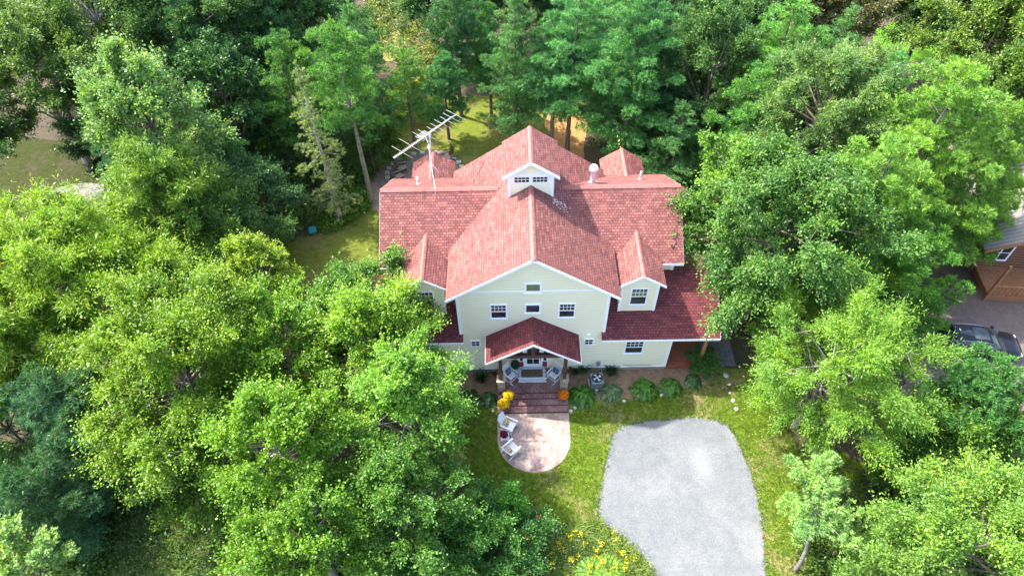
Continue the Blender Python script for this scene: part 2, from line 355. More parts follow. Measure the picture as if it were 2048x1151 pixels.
# ------------------------------------------------------------------ ground
def smooth_poly(pts, it=2):
    for _ in range(it):
        q = []
        for a, b in zip(pts, pts[1:]+pts[:1]):
            a = np.array(a); b = np.array(b); q += [tuple(a*.75+b*.25), tuple(a*.25+b*.75)]
        pts = q
    return pts
def sheet(name, pts, z, m, jag=0.12, it=2, label=None, kind='structure'):
    """flat ground polygon with a ragged edge"""
    pts = smooth_poly([tuple(p[:2]) for p in pts], it); out = []
    r = random.Random(len(pts)+int(abs(pts[0][0])*10))
    for a, b in zip(pts, pts[1:]+pts[:1]):
        d = math.dist(a, b); n = max(1, int(d/(jag*2.6))) if jag else 1
        for k in range(n):
            t = k/n; out.append((a[0]+(b[0]-a[0])*t+r.uniform(-jag, jag), a[1]+(b[1]-a[1])*t+r.uniform(-jag, jag), z))
    bm = bmesh.new(); vs = [bm.verts.new(p) for p in out]; f = bm.faces.new(vs)
    if f.normal.z < 0 or f.calc_area() and (f.normal_update() or f.normal.z < 0): f.normal_flip()
    bmesh.ops.triangulate(bm, faces=[f]); me = bpy.data.meshes.new(name); bm.to_mesh(me); bm.free(); me.materials.append(m)
    o = bpy.data.objects.new(name, me); col.objects.link(o); tag(o, label, None, None, kind); return o
def PX(*l): return [tuple(U(a, b)[:2]) for a, b in l]
g = MB().poly([(-600, -200, 0), (600, -200, 0), (600, 1200, 0), (-600, 1200, 0)]).build('ground', M['forest']); tag(g, kind='structure')
FRONT = PX((905, 800), (1000, 760), (1250, 745), (1500, 720), (1560, 800), (1600, 930), (1700, 900), (1760, 960), (1730, 1160), (1500, 1250), (1330, 1180), (1150, 1060), (1030, 1020), (940, 990), (880, 900))
sheet('lawn', FRONT, .004, M['lawn'], .25)
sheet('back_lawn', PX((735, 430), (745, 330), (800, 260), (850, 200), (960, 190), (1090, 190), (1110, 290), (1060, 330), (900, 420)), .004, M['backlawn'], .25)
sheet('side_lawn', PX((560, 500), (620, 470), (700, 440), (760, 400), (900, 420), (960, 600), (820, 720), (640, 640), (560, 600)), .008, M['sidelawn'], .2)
sheet('far_left_lawn', PX((-60, 300), (60, 270), (180, 290), (260, 330), (260, 480), (100, 520), (-80, 500)), .004, M['shadelawn'], .3)
sheet('green_lawn', PX((1750, 60), (1800, 40), (1900, 60), (1930, 100), (1840, 130), (1740, 110)), .004, M['greenlawn'], .3)
sheet('litter_path', PX((1085, 190), (1150, 180), (1180, 250), (1165, 330), (1120, 340), (1100, 280)), .010, M['litter'], .3)
sheet('sunlit_clearing', PX((740, -60), (830, -60), (830, 60), (810, 120), (770, 130), (740, 60)), .010, M['clearing'], .5)
DRIVE = PX((1228, 868), (1240, 852), (1275, 845), (1300, 842), (1360, 836), (1425, 836), (1465, 858), (1490, 915), (1515, 985), (1524, 1050), (1532, 1151), (1540, 1300), (1420, 1300), (1325, 1180), (1300, 1130), (1255, 1075), (1205, 1048), (1196, 1020), (1206, 960), (1216, 905))
sheet('gravel_driveway', DRIVE, .018, M['gravel'], .09, 1)
sheet('neighbour_driveway', PX((1790, 780), (1830, 740), (1850, 640), (1900, 600), (1990, 560), (2150, 560), (2200, 900), (2060, 860), (2040, 1000), (1980, 850), (1870, 850)), .014, M['pinkgravel'], .25)
sheet('gravel_strip', PX((2020, 830), (2150, 830), (2150, 1100), (2035, 1000)), .018, M['pinkgravel'], .2)
sheet('mulch_bed', PX((1130, 815), (1210, 800), (1300, 795), (1400, 770), (1440, 745), (1400, 730), (1330, 735), (1330, 700), (1140, 700)), .012, M['mulch'], .12)
sheet('planting_bed', PX((860, 740), (996, 730), (996, 815), (960, 810), (900, 780)), .012, M['mulch'], .12)
sheet('fire_pit_ring', PX((735, 420), (742, 350), (790, 312), (840, 300), (900, 302), (915, 330), (905, 380), (800, 430)), .012, M['pebble'], .15)
sheet('far_driveway', PX((1915, 60), (1950, 50), (1960, 110), (1925, 120)), .012, M['whitewall'], .3)
c0 = U(150, 405)
sheet('flagstone_patio', [(c0[0]+3.1*math.cos(a), c0[1]+2.3*math.sin(a)) for a in np.linspace(0, 6.28, 15)[:-1]], .012, M['flag'], 0)
# front patio: straight sides and a half round end; edge 3 cm above the lawn
pp = [(-2.11, -3.05), (-2.11, -4.7)]+[(-2.11*math.cos(a), -4.7-2.08*math.sin(a)) for a in np.linspace(0, math.pi, 30)[1:-1]]+[(2.11, -4.7), (2.11, -3.05)]
mb = MB(); mb.poly([(x, y, .045) for x, y in pp])
for a, b in zip(pp, pp[1:]): mb.poly([(a[0], a[1], 0), (b[0], b[1], 0), (b[0], b[1], .045), (a[0], a[1], .045)])
tag(mb.build('patio', M['patio']), kind='structure')
jb = MB(); jb.box(-.012, .012, -6.7, -3.1, .044, .0465); jb.box(-2.0, 2.0, -4.86, -4.835, .044, .0467)
tag(jb.build('patio_joint', M['step']), kind='structure')
sl = MB(); q = [U(1330, 742), U(1474, 732), U(1462, 660), U(1400, 640)]
sl.box(10.7, 12.75, .1, 6, .002, .05); sl.build('concrete_path', plain('grey stamped concrete', (.15, .135, .15), .8, .35, 4)); tag(bpy.data.objects['concrete_path'], kind='structure')

# ------------------------------------------------------------------ the house
RZ, SL, OH, E_ = 10.733, .678, .367, 4.727
YC, ZC, S2, KB = 6.302, 9.55, .661, 3.786
XC = 8.657; VX = (RZ-ZC)/SL; YV = YC-(ZC-(RZ-SL*E_))/S2; YV2 = YC+(YC-YV); YB = 10.1
R2, EM, YM = 12.618, 1.562, 7.934
house = empty('house', (0, 0, 0), 0, 'cream two storey house with cross gabled red shingle roof and white trim', 'house')
zm = lambda x: RZ-SL*abs(x)
zc = lambda y: ZC-S2*abs(y-YC)
roof = MB()
for s in (-1, 1):
    P = [(0, -OH), (s*E_, -OH), (s*E_, YV), (s*VX, YC), (s*E_, YV2), (s*E_, YB), (0, YB)]
    roof.slab([(x, y, zm(x)) for x, y in P], .12)
mr = roof.build('main_roof', M['shingle'], house)
xrs = {}
for s in (-1, 1):
    cr = MB(); XI = 4.22; YI = YV-(E_-XI)*0+((zm(XI)-ZC)/S2+YC-YV)
    cr.slab([(x, y, zc(y)) for x, y in [(s*XC, YC), (s*VX, YC), (s*E_, YV), (s*(E_-.01), 2.49), (s*XC, 2.49)]], .12)
    cr.slab([(x, y, zc(y)-.003) for x, y in [(s*XC, YC+.001), (s*VX, YC+.001), (s*E_, YV2), (s*E_, YC+KB), (s*XC, YC+KB)]], .12)
    xrs[s] = cr.build('cross_roof', M['shingle'], house)
def cap(mb, a, b, n1, n2, w=.17, h=.03):
    """ridge cap: a folded strip along a-b; n1, n2 are the downhill directions on either side"""
    a = Vector(a); b = Vector(b); n1 = Vector(n1).normalized()*w; n2 = Vector(n2).normalized()*w; u = Vector((0, 0, h))
    mb.poly([a+u, b+u, b+u+n1, a+u+n1]); mb.poly([a+u, a+u+n2, b+u+n2, b+u])
    mb.poly([a+u+n1, b+u+n1, b+n1-u*.5, a+n1-u*.5]); mb.poly([a+u+n2, a+n2-u*.5, b+n2-u*.5, b+u+n2]); mb.poly([a+u, a+u+n1, a+n1-u, a-u, a+n2-u, a+u+n2])
cp = MB(); cap(cp, (0, -OH-.03, RZ), (0, 5.13, RZ), (-1, 0, -SL), (1, 0, -SL)); cp.build('ridge_cap', M['cap'], mr)
cp = MB(); cap(cp, (0, YM, RZ), (0, YB, RZ), (-1, 0, -SL), (1, 0, -SL)); cp.build('ridge_cap', M['cap'], mr)
for s in (-1, 1): cp = MB(); cap(cp, (s*XC, YC, ZC), (s*(VX+.1), YC, ZC), (0, -1, -S2), (0, 1, -S2), .2, .055); cp.build('ridge_cap', M['cap'], xrs[s])
# dark streak under the ridge vent
tr = MB()
def rake(mb, x0, x1, z0, z1, y, h=.17, d=.03):
    mb.hexa([(x0, y-d, z0-h), (x1, y-d, z1-h), (x1, y, z1-h), (x0, y, z0-h), (x0, y-d, z0), (x1, y-d, z1), (x1, y, z1), (x0, y, z0)])
for s in (-1, 1):
    rake(tr, 0, s*E_, RZ+.005, zm(E_)+.005, -OH, .19)
tr.build('fascia', M['trim'], mr)
for s in (-1, 1):
    tr = MB()
    for (ya, yb) in ((2.49, YC), (YC+KB, YC)):
        x0, x1 = (s*XC, s*(XC+.008)) if s > 0 else (s*(XC+.008), s*XC); za, zb = zc(ya), zc(yb)
        tr.hexa([(x0, ya, za-.18), (x1, ya, za-.18), (x1, yb, zb-.18), (x0, yb, zb-.18), (x0, ya, za-.005), (x1, ya, za-.005), (x1, yb, zb-.005), (x0, yb, zb-.005)])
    a, b = sorted((s*4.8, s*XC)); tr.box(a, b, 2.46, 2.49, zc(2.49)-.16, zc(2.49)-.01)
    tr.build('fascia', M['trim'], xrs[s])
# walls
w = MB(); W1 = 4.2
wb = [(-W1, 0), (-W1, zm(W1)-.12), (0, RZ-.12), (W1, zm(W1)-.12), (W1, 0)]
w.poly([(x, 0, z) for x, z in wb]); w.poly([(x, 9.9, z) for x, z in wb][::-1])
for s in (-1, 1): w.poly([(s*W1, 0, 0), (s*W1, 9.9, 0), (s*W1, 9.9, zm(W1)-.12), (s*W1, 0, zm(W1)-.12)])
w.build('gable_wall', M['siding'], house)
for s in (-1, 1):
    w = MB(); a, b = sorted((s*(W1+.001), s*8.274)); w.box(a, b, .0, 9.7, .0, 3.45)
    P = [(2.95, 3.4), (2.95, zc(2.95)-.12), (YC, ZC-.12), (9.65, zc(9.65)-.12), (9.65, 3.4)]
    w.poly([(s*8.25, y, z) for y, z in P]); w.poly([(s*W1, 2.95, 3.4), (s*8.25, 2.95, 3.4), (s*8.25, 2.95, zc(2.95)-.12), (s*W1, 2.95, zc(2.95)-.12)])
    w.poly([(s*W1, 9.65, 3.4), (s*8.25, 9.65, 3.4), (s*8.25, 9.65, zc(9.65)-.12), (s*W1, 9.65, zc(9.65)-.12)])
    w.build('side_wall', M['siding'], house)
for a, b in ((-8.3, -2.12), (2.12, 8.3)): MB().box(a, b, -.035, .0, 0, .28).build('foundation', M['stone'], house)
for s in (-1, 1):
    t_ = MB(); a, b = sorted((s*(W1-.14), s*(W1+.02))); t_.box(a, b, -.03, .0, 3.99, zm(W1)-.2); t_.box(*sorted((s*W1+s*.001, s*(W1+.02))), 0.001, .15, 4.1, zm(W1)-.2)
    t_.build('corner_board', M['trim'], house); t_ = MB(); a, b = sorted((s*8.16, s*8.30)); t_.box(a, b, -.03, .0, .28, 3.42)
    t_.build('corner_board', M['trim'], house); t_ = MB(); a, b = sorted((s*8.12, s*8.28)); t_.box(a, b, 2.92, 2.949, 5.8, 6.95); t_.build('corner_board', M['trim'], house)
    a, b = sorted((s*2.2, s*8.12)); MB().box(a, b, -.04, -.001, .282, .33).build('skirt_board', M['trim'], house)
MB().box(-3.35, 3.35, -.022, .0, 7.72, 7.84).build('band_board', M['trim'], house)
for k in range(-5, 6):
    bt = MB(); x = k*.61
    if x == 0 or abs(x) > .7: bt.box(x-.012, x+.012, -.01, -.0005, 7.84, min(zm(x)-.22, 11)) if zm(x)-.22 > 7.9 else None
    if bt.v: bt.build('gable_batten', M['board'], house)
# skirt roof on both sides of the gable
XS, OE, ZE, X3, ST = 4.011, .413, 3.72, 10.876, .68
zs = lambda y: ZE+ST*(y+OE)
for s, xe in ((1, X3), (-1, 9.4)):
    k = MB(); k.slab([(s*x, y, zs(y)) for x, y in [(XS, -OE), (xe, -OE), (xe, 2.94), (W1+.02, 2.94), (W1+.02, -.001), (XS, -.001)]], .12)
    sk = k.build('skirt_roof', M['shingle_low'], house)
    k = MB(); a, b = sorted((s*XS, s*xe)); k.box(a, b, -OE-.03, -OE, ZE-.17, ZE-.01)
    a, b = sorted((s*xe, s*(xe+.02))); k.hexa([(a, -OE, ZE-.17), (b, -OE, ZE-.17), (b, 2.94, zs(2.94)-.17), (a, 2.94, zs(2.94)-.17), (a, -OE, ZE-.01), (b, -OE, ZE-.01), (b, 2.94, zs(2.94)-.01), (a, 2.94, zs(2.94)-.01)])
    k.build('fascia', M['trim'], sk)
k = MB(); k.slab([(8.3, 6.2, 6.2), (10.6, 6.2, 4.9), (10.6, 11.2, 4.9), (8.3, 11.2, 6.2)], .12); k.build('side_roof', M['shingle'], house)
# windows
def window(parent, x0, x1, z0, z1, y, kind='dh', tw=.085, pane='glass', grid=4):
    fr = MB(); t = tw
    fr.box(x0-t, x1+t, y-.045, y, z1, z1+t); fr.box(x0-t*1.2, x1+t*1.2, y-.07, y, z0-t*.8, z0)
    fr.box(x0-t, x0, y-.042, y, z0, z1); fr.box(x1, x1+t, y-.042, y, z0, z1)
    zm_ = z0+(z1-z0)*.52
    if kind == 'dh':
        fr.box(x0, x1, y-.035, y-.002, zm_-.03, zm_+.03); b = .026
        for i in range(1, grid): x = x0+(x1-x0)*i/grid; fr.box(x-b/2, x+b/2, y-.028, y-.004, zm_+.03, z1)
        zz = (zm_+z1)/2+.01; fr.box(x0, x1, y-.027, y-.005, zz-b/2, zz+b/2)
        fr.box(x0, x1, y-.034, y-.003, z0, z0+.05)
    elif kind == 'cross':
        b = .03; xm = (x0+x1)/2; zz = (z0+z1)/2; fr.box(xm-b/2, xm+b/2, y-.028, y-.004, z0, z1); fr.box(x0, x1, y-.027, y-.005, zz-b/2, zz+b/2)
    elif kind == 'fix': fr.box(x0, x1, y-.034, y-.003, z0, z0+.06)
    f_ = fr.build('window', M['trim'], parent)
    p = MB().box(x0+.001, x1-.001, y-.014, y-.001, z0, z1).build('pane', M[pane], f_ if parent == house else parent)
    if parent != house: p.name = 'window_pane'
    return f_
def flat_window(parent, *a, **k): return window(parent, *a, **k)
window(house, -2.30, -1.50, 5.48, 6.66, 0); window(house, 1.50, 2.30, 5.48, 6.66, 0)
window(house, -.36, .36, 5.93, 6.62, 0, 'fix'); window(house, -.36, .36, 7.70, 8.40, 0, 'fix', .11, 'curtain')
window(house, -3.56, -3.12, 2.80, 3.28, 0, 'cross', .07); window(house, 3.12, 3.56, 2.80, 3.28, 0, 'cross', .07)
window(house, 5.60, 6.58, 1.80, 3.0, 0); window(house, -6.58, -5.60, 1.80, 3.0, 0)
# front dormers and rear dormers
def dormer(s, xc, yf, zr, hw, ww, yback, rear=False):
    """gabled dormer; yf: front edge of its roof"""
    sg = -1 if rear else 1; ze = zr-S2*hw
    yw = yf+.3*sg
    m = MB(); r = zc if True else None
    top = zr-.1
    zb = 4.4 if not rear else 5.2
    pts = [(xc-ww, zb), (xc-ww, zr-S2*ww-.1), (xc, top), (xc+ww, zr-S2*ww-.1), (xc+ww, zb)]
    m.poly([(x, yw, z) for x, z in pts][::1 if not rear else -1])
    for q in (-1, 1): m.poly([(xc+q*ww, yw, zb), (xc+q*ww, yw+3.2*sg, zb), (xc+q*ww, yw+3.2*sg, zr-S2*ww-.1), (xc+q*ww, yw, zr-S2*ww-.1)])
    d = m.build('dormer', M['siding'], house)
    k = MB(); yev = lambda z: (YC-(ZC-z)/S2) if not rear else (YC+(ZC-z)/S2)
    for q in (-1, 1): k.slab([(xc, yf, zr), (xc+q*hw, yf, ze), (xc+q*hw, yev(ze)+.15*sg, ze), (xc, yev(zr)+.15*sg, zr)], .1)
    k.build('roof', M['shingle'], d)
    k = MB()
    cap(k, (xc, yf-.02*sg, zr), (xc, yev(zr)+.1*sg, zr), (-1, 0, -S2), (1, 0, -S2), .14, .028); k.build('ridge_cap', M['cap'], d)
    k = MB(); ys = yf
    if rear: return d
    for q in (-1, 1): rake(k, xc, xc+q*hw, zr+.004, ze+.004, ys, .15)
    if not rear:
        for q in (-1, 1):
            a, b = sorted((xc+q*(ww-.12), xc+q*(ww+.015))); k.box(a, b, yw-.025, yw, zs(yw), zr-S2*ww-.12)
        k.box(xc-ww+.12, xc+ww-.12, yw-.02, yw, 7.17, 7.25)
    k.build('trim', M['trim'], d)
    return d
XD = 6.03
for s in (-1, 1):
    d = dormer(s, s*XD, .69, 8.08, 1.35, 1.06, 0)
    fr = window(d, s*XD-.42, s*XD+.42, 5.28, 6.66, .99, 'dh', .08); fr.name = 'dormer_window'
    MB().box(s*XD-.41, s*XD+.41, .974, .986, 6.0, 6.45).build('curtain', M['curtain'], d)
    dormer(s, s*6.2, 12.4, 7.35, 1.4, 1.15, 0, True)
# monitor on the main ridge
m = MB(); y0, y1 = 5.13, 7.7; hw = 1.25
P = [(-hw, zm(hw)-.2), (-hw, R2-SL*hw-.1), (0, R2-.1), (hw, R2-SL*hw-.1), (hw, zm(hw)-.2), (0, RZ-.2)]
m.poly([(x, y0, z) for x, z in P]); m.poly([(x, y1, z) for x, z in P][::-1])
for s in (-1, 1): m.poly([(s*hw, y0, zm(hw)-.2), (s*hw, y1, zm(hw)-.2), (s*hw, y1, R2-SL*hw-.1), (s*hw, y0, R2-SL*hw-.1)])
mon = m.build('monitor', M['board'], house)
k = MB()
for s in (-1, 1): k.slab([(0, 4.845, R2), (s*EM, 4.845, R2-SL*EM), (s*EM, YM, R2-SL*EM), (0, YM, R2)], .1)
k.build('roof', M['shingle'], mon)
k = MB(); cap(k, (0, 4.83, R2), (0, YM, R2), (-1, 0, -SL), (1, 0, -SL), .16, .03); k.build('ridge_cap', M['cap'], mon)
k = MB()
for s in (-1, 1):
    rake(k, 0, s*EM, R2+.004, R2-SL*EM+.004, 4.845, .2)
    a, b = sorted((s*(hw-.14), s*(hw+.02))); k.box(a, b, y0-.03, y0+.12, zm(hw)-.12, R2-SL*hw-.15)
k.box(-1.11, -.91, y0-.02, y0, 10.85, 11.6); k.box(.91, 1.11, y0-.02, y0, 10.85, 11.6); k.box(-1.11, 1.11, y0-.025, y0, 11.42, 11.6)
k.build('trim', M['trim'], mon)
for s in (-1, 1):
    x0, x1 = sorted((s*.1, s*.9)); fr = MB(); t = .07; y = y0
    fr.box(x0-t, x1+t, y-.04, y, 11.36, 11.42); fr.box(x0-t, x1+t, y-.05, y, 10.92, 10.99); fr.box(x0-t, x0, y-.04, y, 10.99, 11.36); fr.box(x1, x1+t, y-.04, y, 10.99, 11.36)
    for i in range(1, 4): x = x0+(x1-x0)*i/4; fr.box(x-.012, x+.012, y-.03, y-.004, 10.99, 11.36)
    fr.box(x0, x1, y-.029, y-.005, 11.165, 11.19)
    f_ = fr.build('window', M['trim'], mon); MB().box(x0, x1, y-.014, y-.001, 10.99, 11.36).build('window_pane', M['glass'], mon)
# front porch
dk = MB(); dk.box(-2.10, 2.10, -1.80, -.04, 0, .304); porch = dk.build('porch_deck', M['riser'], house)
k = MB(); k.box(-2.13, 2.13, -1.765, -.041, .305, .32); k.build('deck_top', M['step'], porch)
for i, (ya, yb, z) in enumerate([(-2.15, -1.801, .24), (-2.56, -2.151, .16), (-3.0, -2.561, .08)]):
    k = MB(); k.box(-2.10, 2.10, ya+.004, yb+.06, 0.001, z-.012); st = k.build('step', M['riser'], porch)
    k = MB(); k.box(-2.12, 2.12, ya+.035, yb+.05, z-.012, z); k.build('tread', M['step'], st)
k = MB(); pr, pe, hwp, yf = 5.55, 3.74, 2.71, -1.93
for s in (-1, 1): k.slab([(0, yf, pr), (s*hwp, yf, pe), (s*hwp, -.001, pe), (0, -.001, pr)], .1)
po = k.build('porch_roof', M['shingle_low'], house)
k = MB()
for s in (-1, 1): rake(k, 0, s*hwp, pr+.005, pe+.005, yf, .15); k.box(*sorted((s*hwp, s*(hwp+.02))), yf, -.001, pe-.14, pe-.005)
k.build('fascia', M['trim'], po)
k = MB(); k.box(-1.98, 1.98, -1.6, -1.42, 3.76, 4.06); k.box(-.1, .1, -1.59, -1.43, 4.06, 5.3)
for s in (-1, 1): k.box(*sorted((s*1.78, s*1.98)), -1.42, -.03, 3.78, 4.0)
k.build('porch_beam', M['darkwood'], house)
for s in (-1, 1):
    k = MB(); k.box(s*1.88-.1, s*1.88+.1, -1.61, -1.41, 1.5, 3.76); k.build('porch_post', M['darkwood'], house)
    k = MB(); x = s*1.88; k.box(x-.22, x+.22, -1.73, -1.29, .32, 1.45); pi_ = k.build('stone_pier', M['stone'], house)
    k = MB(); k.box(x-.26, x+.26, -1.77, -1.25, 1.45, 1.51); k.build('pier_cap', M['stone'], pi_)
# door: leaf with glass, side lights over crimson panels, casing
k = MB(); k.box(-.45, .59, -.03, .0, .50, 2.62); dr = k.build('front_door', M['white'], house)
k = MB()
for i in range(2):
    for j in range(3): k.box(-.30+i*.385, .055+i*.385, -.036, -.03, .82+j*.57, 1.34+j*.57)
k.build('pane', M['glass'], dr); MB().box(.50, .54, -.09, -.03, 1.3, 1.5).build('handle', M['black'], dr)
for s in (-1, 1):
    a, b = sorted((.07+s*.58, .07+s*.86)); MB().box(a, b, -.025, .0, .50, 1.08).build('door_panel', M['redpanel'], house)
    k = MB(); k.box(a+.05, b-.05, -.024, .0, 1.13, 2.5); sd_ = k.build('side_light', M['glass'], house)
    k = MB(); k.box(*sorted((.07+s*.52, .07+s*.58)), -.045, 0, .50, 2.62); k.box(*sorted((.07+s*.86, .07+s*.97)), -.045, 0, .50, 2.75); k.box(a, a+.05, -.04, -.001, 1.08, 2.62); k.box(b-.05, b, -.04, -.001, 1.08, 2.62); k.box(a+.05, b-.05, -.04, -.001, 1.06, 1.13); k.build('casing', M['trim'], sd_)
MB().box(-.79, .93, -.045, 0, 2.62, 2.75).build('door_head', M['trim'], house)
k = MB(); k.box(-.82, .84, -.86, -.05, .322, .49); k.box(-.82, .84, -1.06, -.861, .322, .405); ds = k.build('door_step', M['greystair'], house)
k = MB()
for y in (-1.06, -.865, -.6, -.34): k.box(-.83, .85, y-.012, y+.03, (.407 if y < -1 else .492), (.417 if y < -1 else .503))
k.build('board_edge', M['white'], ds)
# right hand corner porch
k = MB(); k.box(8.30, 10.6, -.05, 2.9, .22, .30); k.box(8.30, 10.6, -.02, 2.9, 0, .219); k.build('side_deck', M['deckwood'], house)
k = MB(); k.tube([(10.35, .05, .3), (10.33, .05, 3.6)], [.13, .12], 10); k.build('log_post', M['logwood'], house)
k = MB(); k.box(8.30, 10.6, -.02, .14, 3.42, 3.56); k.build('side_beam', M['logwood'], house)
# small fittings on the wall and vent pipes
k = MB(); k.box(3.97, 4.2, -.14, -.04, .66, .98); k.tube([(4.08, -.07, .3), (4.08, -.07, .7)], .025, 6); k.build('meter_box', M['acgrey'], house)
k = MB(); k.box(3.2, 3.36, -.06, -.001, 3.62, 3.82); k.build('wall_vent', M['trim'], house)
k = MB(); k.tube([(6.05, -.08, .3), (6.0, -.12, .45), (6.1, -.12, .5)], .03, 6); k.build('tap', M['trim'], house)
k = MB(); k.tube([(5.6+.3*i, -.055, .5+.05*math.sin(i*2)) for i in range(7)], .012, 5); k.build('wall_cable', M['black'], house)
a = (-6.69, 7.95, zc(7.95)); k = MB().tube([a, (a[0]-.03, a[1], a[2]+.55)], .065, 12); k.lathe((a[0], a[1], a[2]), [(.16, -.06), (.13, .03), (.07, .1)], 12); k.build('vent_pipe', M['pvc'], house)
a = (6.78, 8.42, zc(8.42)); k = MB().tube([a, (a[0], a[1], a[2]+.6)], .055, 12); k.lathe((a[0], a[1], a[2]), [(.14, -.06), (.12, .03), (.06, .1)], 12); k.build('vent_pipe', M['pvc'], house)
a = (3.75, 7.47, zc(7.47)); k = MB(); k.lathe(a, [(.27, -.15), (.24, 0), (.17, .05), (.15, .1), (.15, .9), (.2, .93), (.26, 1.0), (.27, 1.12), (.2, 1.26), (.06, 1.32)], 20); k.build('round_vent', M['pvc'], house)
# leaves caught behind the monitor
gb = []
for i in range(60): gb.append((1.2+abs(random.gauss(0, .5)), 5.0-abs(random.gauss(0, .35)),))
gv = MB()
for x, y in gb:
    z = zm(x)+.02; a = random.random()*3; gv.poly([(x+.03*math.cos(a+j*1.57), y+.02*math.sin(a+j*1.57), z+.01*(j % 2)) for j in range(4)])
gv.build('debris', M['pvc'], house)['kind'] = 'stuff'

# ------------------------------------------------------------------ furniture and small things
def part_copy_place(o, loc, rz, label): o.location = loc; o.rotation_euler = (0, 0, rz); o['label'] = label; return o
def make_rocker():
    r = empty('rocking_chair', (0, 0, 0), 0, '-', 'chair', 'white rocking chairs on the porch')
    k = MB()                                   # faces -Y
    for i in range(7): y = -.24+i*.075; k.box(-.27, .27, y, y+.06, .40, .42)
    k.build('seat', M['white'], r)
    k = MB(); B = lambda x, h: (x, .24+h*.30, .40+h)
    for x in (-.26, .26): k.tube([B(x, -.1), B(x, .8)], .022, 6)
    for h in (.12, .72): k.bar(B(-.26, h), B(.26, h), .02, .09, (0, -.3, 1))
    for i in range(6): x = -.19+i*.076; k.bar(B(x, .12), B(x, .72), .045, .014, (0, 1, 0))
    k.build('backrest', M['white'], r)
    for x in (-.3, .3):
        k = MB(); k.bar((x, -.32, .64), (x, .34, .64), .07, .025); k.build('armrest', M['white'], r)
        k = MB(); k.tube([(x, .62, .17), (x, .4, .06), (x, .1, .02), (x, -.2, .03), (x, -.45, .10)], .025, 6); k.build('rocker', M['white'], r)
        for y, z in ((-.27, .64), (.22, .62)): k = MB(); k.tube([(x, y, .04), (x, y, z)], .02, 6); k.build('leg', M['white'], r)
    k = MB()
    for z in (.16, .28): k.tube([(-.3, -.27, z), (.3, -.27, z)], .013, 6); k.tube([(-.3, .22, z), (.3, .22, z)], .013, 6)
    for x in (-.3, .3): k.tube([(x, -.27, .2), (x, .22, .2)], .013, 6)
    k.build('stretcher', M['white'], r)
    return r
def cushion(name, m, loc, rot, w, label, group, t=.13):
    bm = bmesh.new(); bmesh.ops.create_grid(bm, x_segments=10, y_segments=10, size=.5)
    for v in bm.verts:
        x, y = v.co.x*2, v.co.y*2; e = (1-x**4)*(1-y**4); v.co.z = t*.5*max(e, 0)**.5; v.co.x *= w*(1-.08*(1-abs(y))); v.co.y *= w*(1-.08*(1-abs(x)))
    g2 = bmesh.ops.duplicate(bm, geom=bm.faces[:]+bm.verts[:]+bm.edges[:])
    for v in [q for q in g2['geom'] if isinstance(q, bmesh.types.BMVert)]: v.co.z *= -1
    bmesh.ops.remove_doubles(bm, verts=bm.verts, dist=.002); bmesh.ops.recalc_face_normals(bm, faces=bm.faces)
    me = bpy.data.meshes.new(name); bm.to_mesh(me); bm.free(); me.materials.append(m)
    for p in me.polygons: p.use_smooth = True
    o = bpy.data.objects.new(name, me); col.objects.link(o); o.location = loc; o.rotation_euler = rot; tag(o, label, 'pillow', group); return o
rk = make_rocker()
def on_chair(ch, local, tilt, m, w, label, group):
    rz = ch.rotation_euler.z; c, s = math.cos(rz), math.sin(rz)
    loc = (ch.location.x+c*local[0]-s*local[1], ch.location.y+s*local[0]+c*local[1], ch.location.z+local[2])
    return cushion('pillow', m, loc, (tilt, 0, rz), w, label, group)
r1 = part_copy_place(rk, (-1.30, -.78, .322), R_(48), 'white slatted rocking chair on the porch, left of the door step')
r2 = part_copy_place(copy_tree(rk), (1.32, -.78, .322), R_(-42), 'white slatted rocking chair on the porch, right of the door step')
on_chair(r1, (0, .17, .62), R_(72), M['pillow_navy'], .42, 'navy patterned pillow on the porch rocking chair left of the door', 'navy pillows on the rocking chairs')
on_chair(r2, (0, .17, .62), R_(72), M['pillow_navy'], .42, 'navy patterned pillow on the porch rocking chair right of the door', 'navy pillows on the rocking chairs')
def make_adirondack(m, arm, group):
    r = empty('adirondack_chair', (0, 0, 0), 0, '-', 'chair', group)          # faces -Y
    k = MB()
    for i in range(7): y = -.34+i*.085; z = .40-(y+.34)*.22; k.bar((-.27, y, z), (.27, y, z), .075, .02)
    k.build('seat', arm, r)
    k = MB(); n = 7
    for i in range(n):
        x = -.25+i*.5/(n-1); h = .80+.12*math.cos((i-3)/3*1.3); k.bar((x*.85, .2, .27), (x*1.15, .2+h*.42, .27+h*.92), .072, .018, (0, 1, -.4))
    for h in (.25, .62): k.bar((-.28, .215+h*.42, .27+h*.92-.02), (.28, .215+h*.42, .27+h*.92-.02), .05, .02, (0, -.4, 1))
    k.build('backrest', m, r)
    for x in (-.34, .34):
        k = MB(); k.hexa([(x-.055, -.44, .575), (x+.055, -.44, .575), (x+.035, .36, .555), (x-.035, .36, .555), (x-.055, -.44, .60), (x+.055, -.44, .60), (x+.035, .36, .58), (x-.035, .36, .58)]); k.build('armrest', arm, r)
        k = MB(); k.box(x-.02, x+.02, -.39, -.29, 0, .575); k.build('leg', m, r)
        k = MB(); k.bar((x, -.36, .37), (x, .48, .05), .03, .12); k.build('leg', m, r)
    return r
ad = make_adirondack(M['white'], M['white'], 'white chairs on the patio')
a1 = part_copy_place(ad, (*U(1017, 851, .3)[:2], .046), R_(62), 'white chair with a rounded back at the top left of the patio, beside the steps')
a2 = part_copy_place(copy_tree(ad), (*U(1022, 899, .3)[:2], .046), R_(132), 'white chair near the curved patio edge, turned to face up the steps')
on_chair(a1, (0, .12, .50), R_(62), M['pillow_mix'], .38, 'blue and yellow pillow on the upper white patio chair', 'floral pillows on the patio chairs')
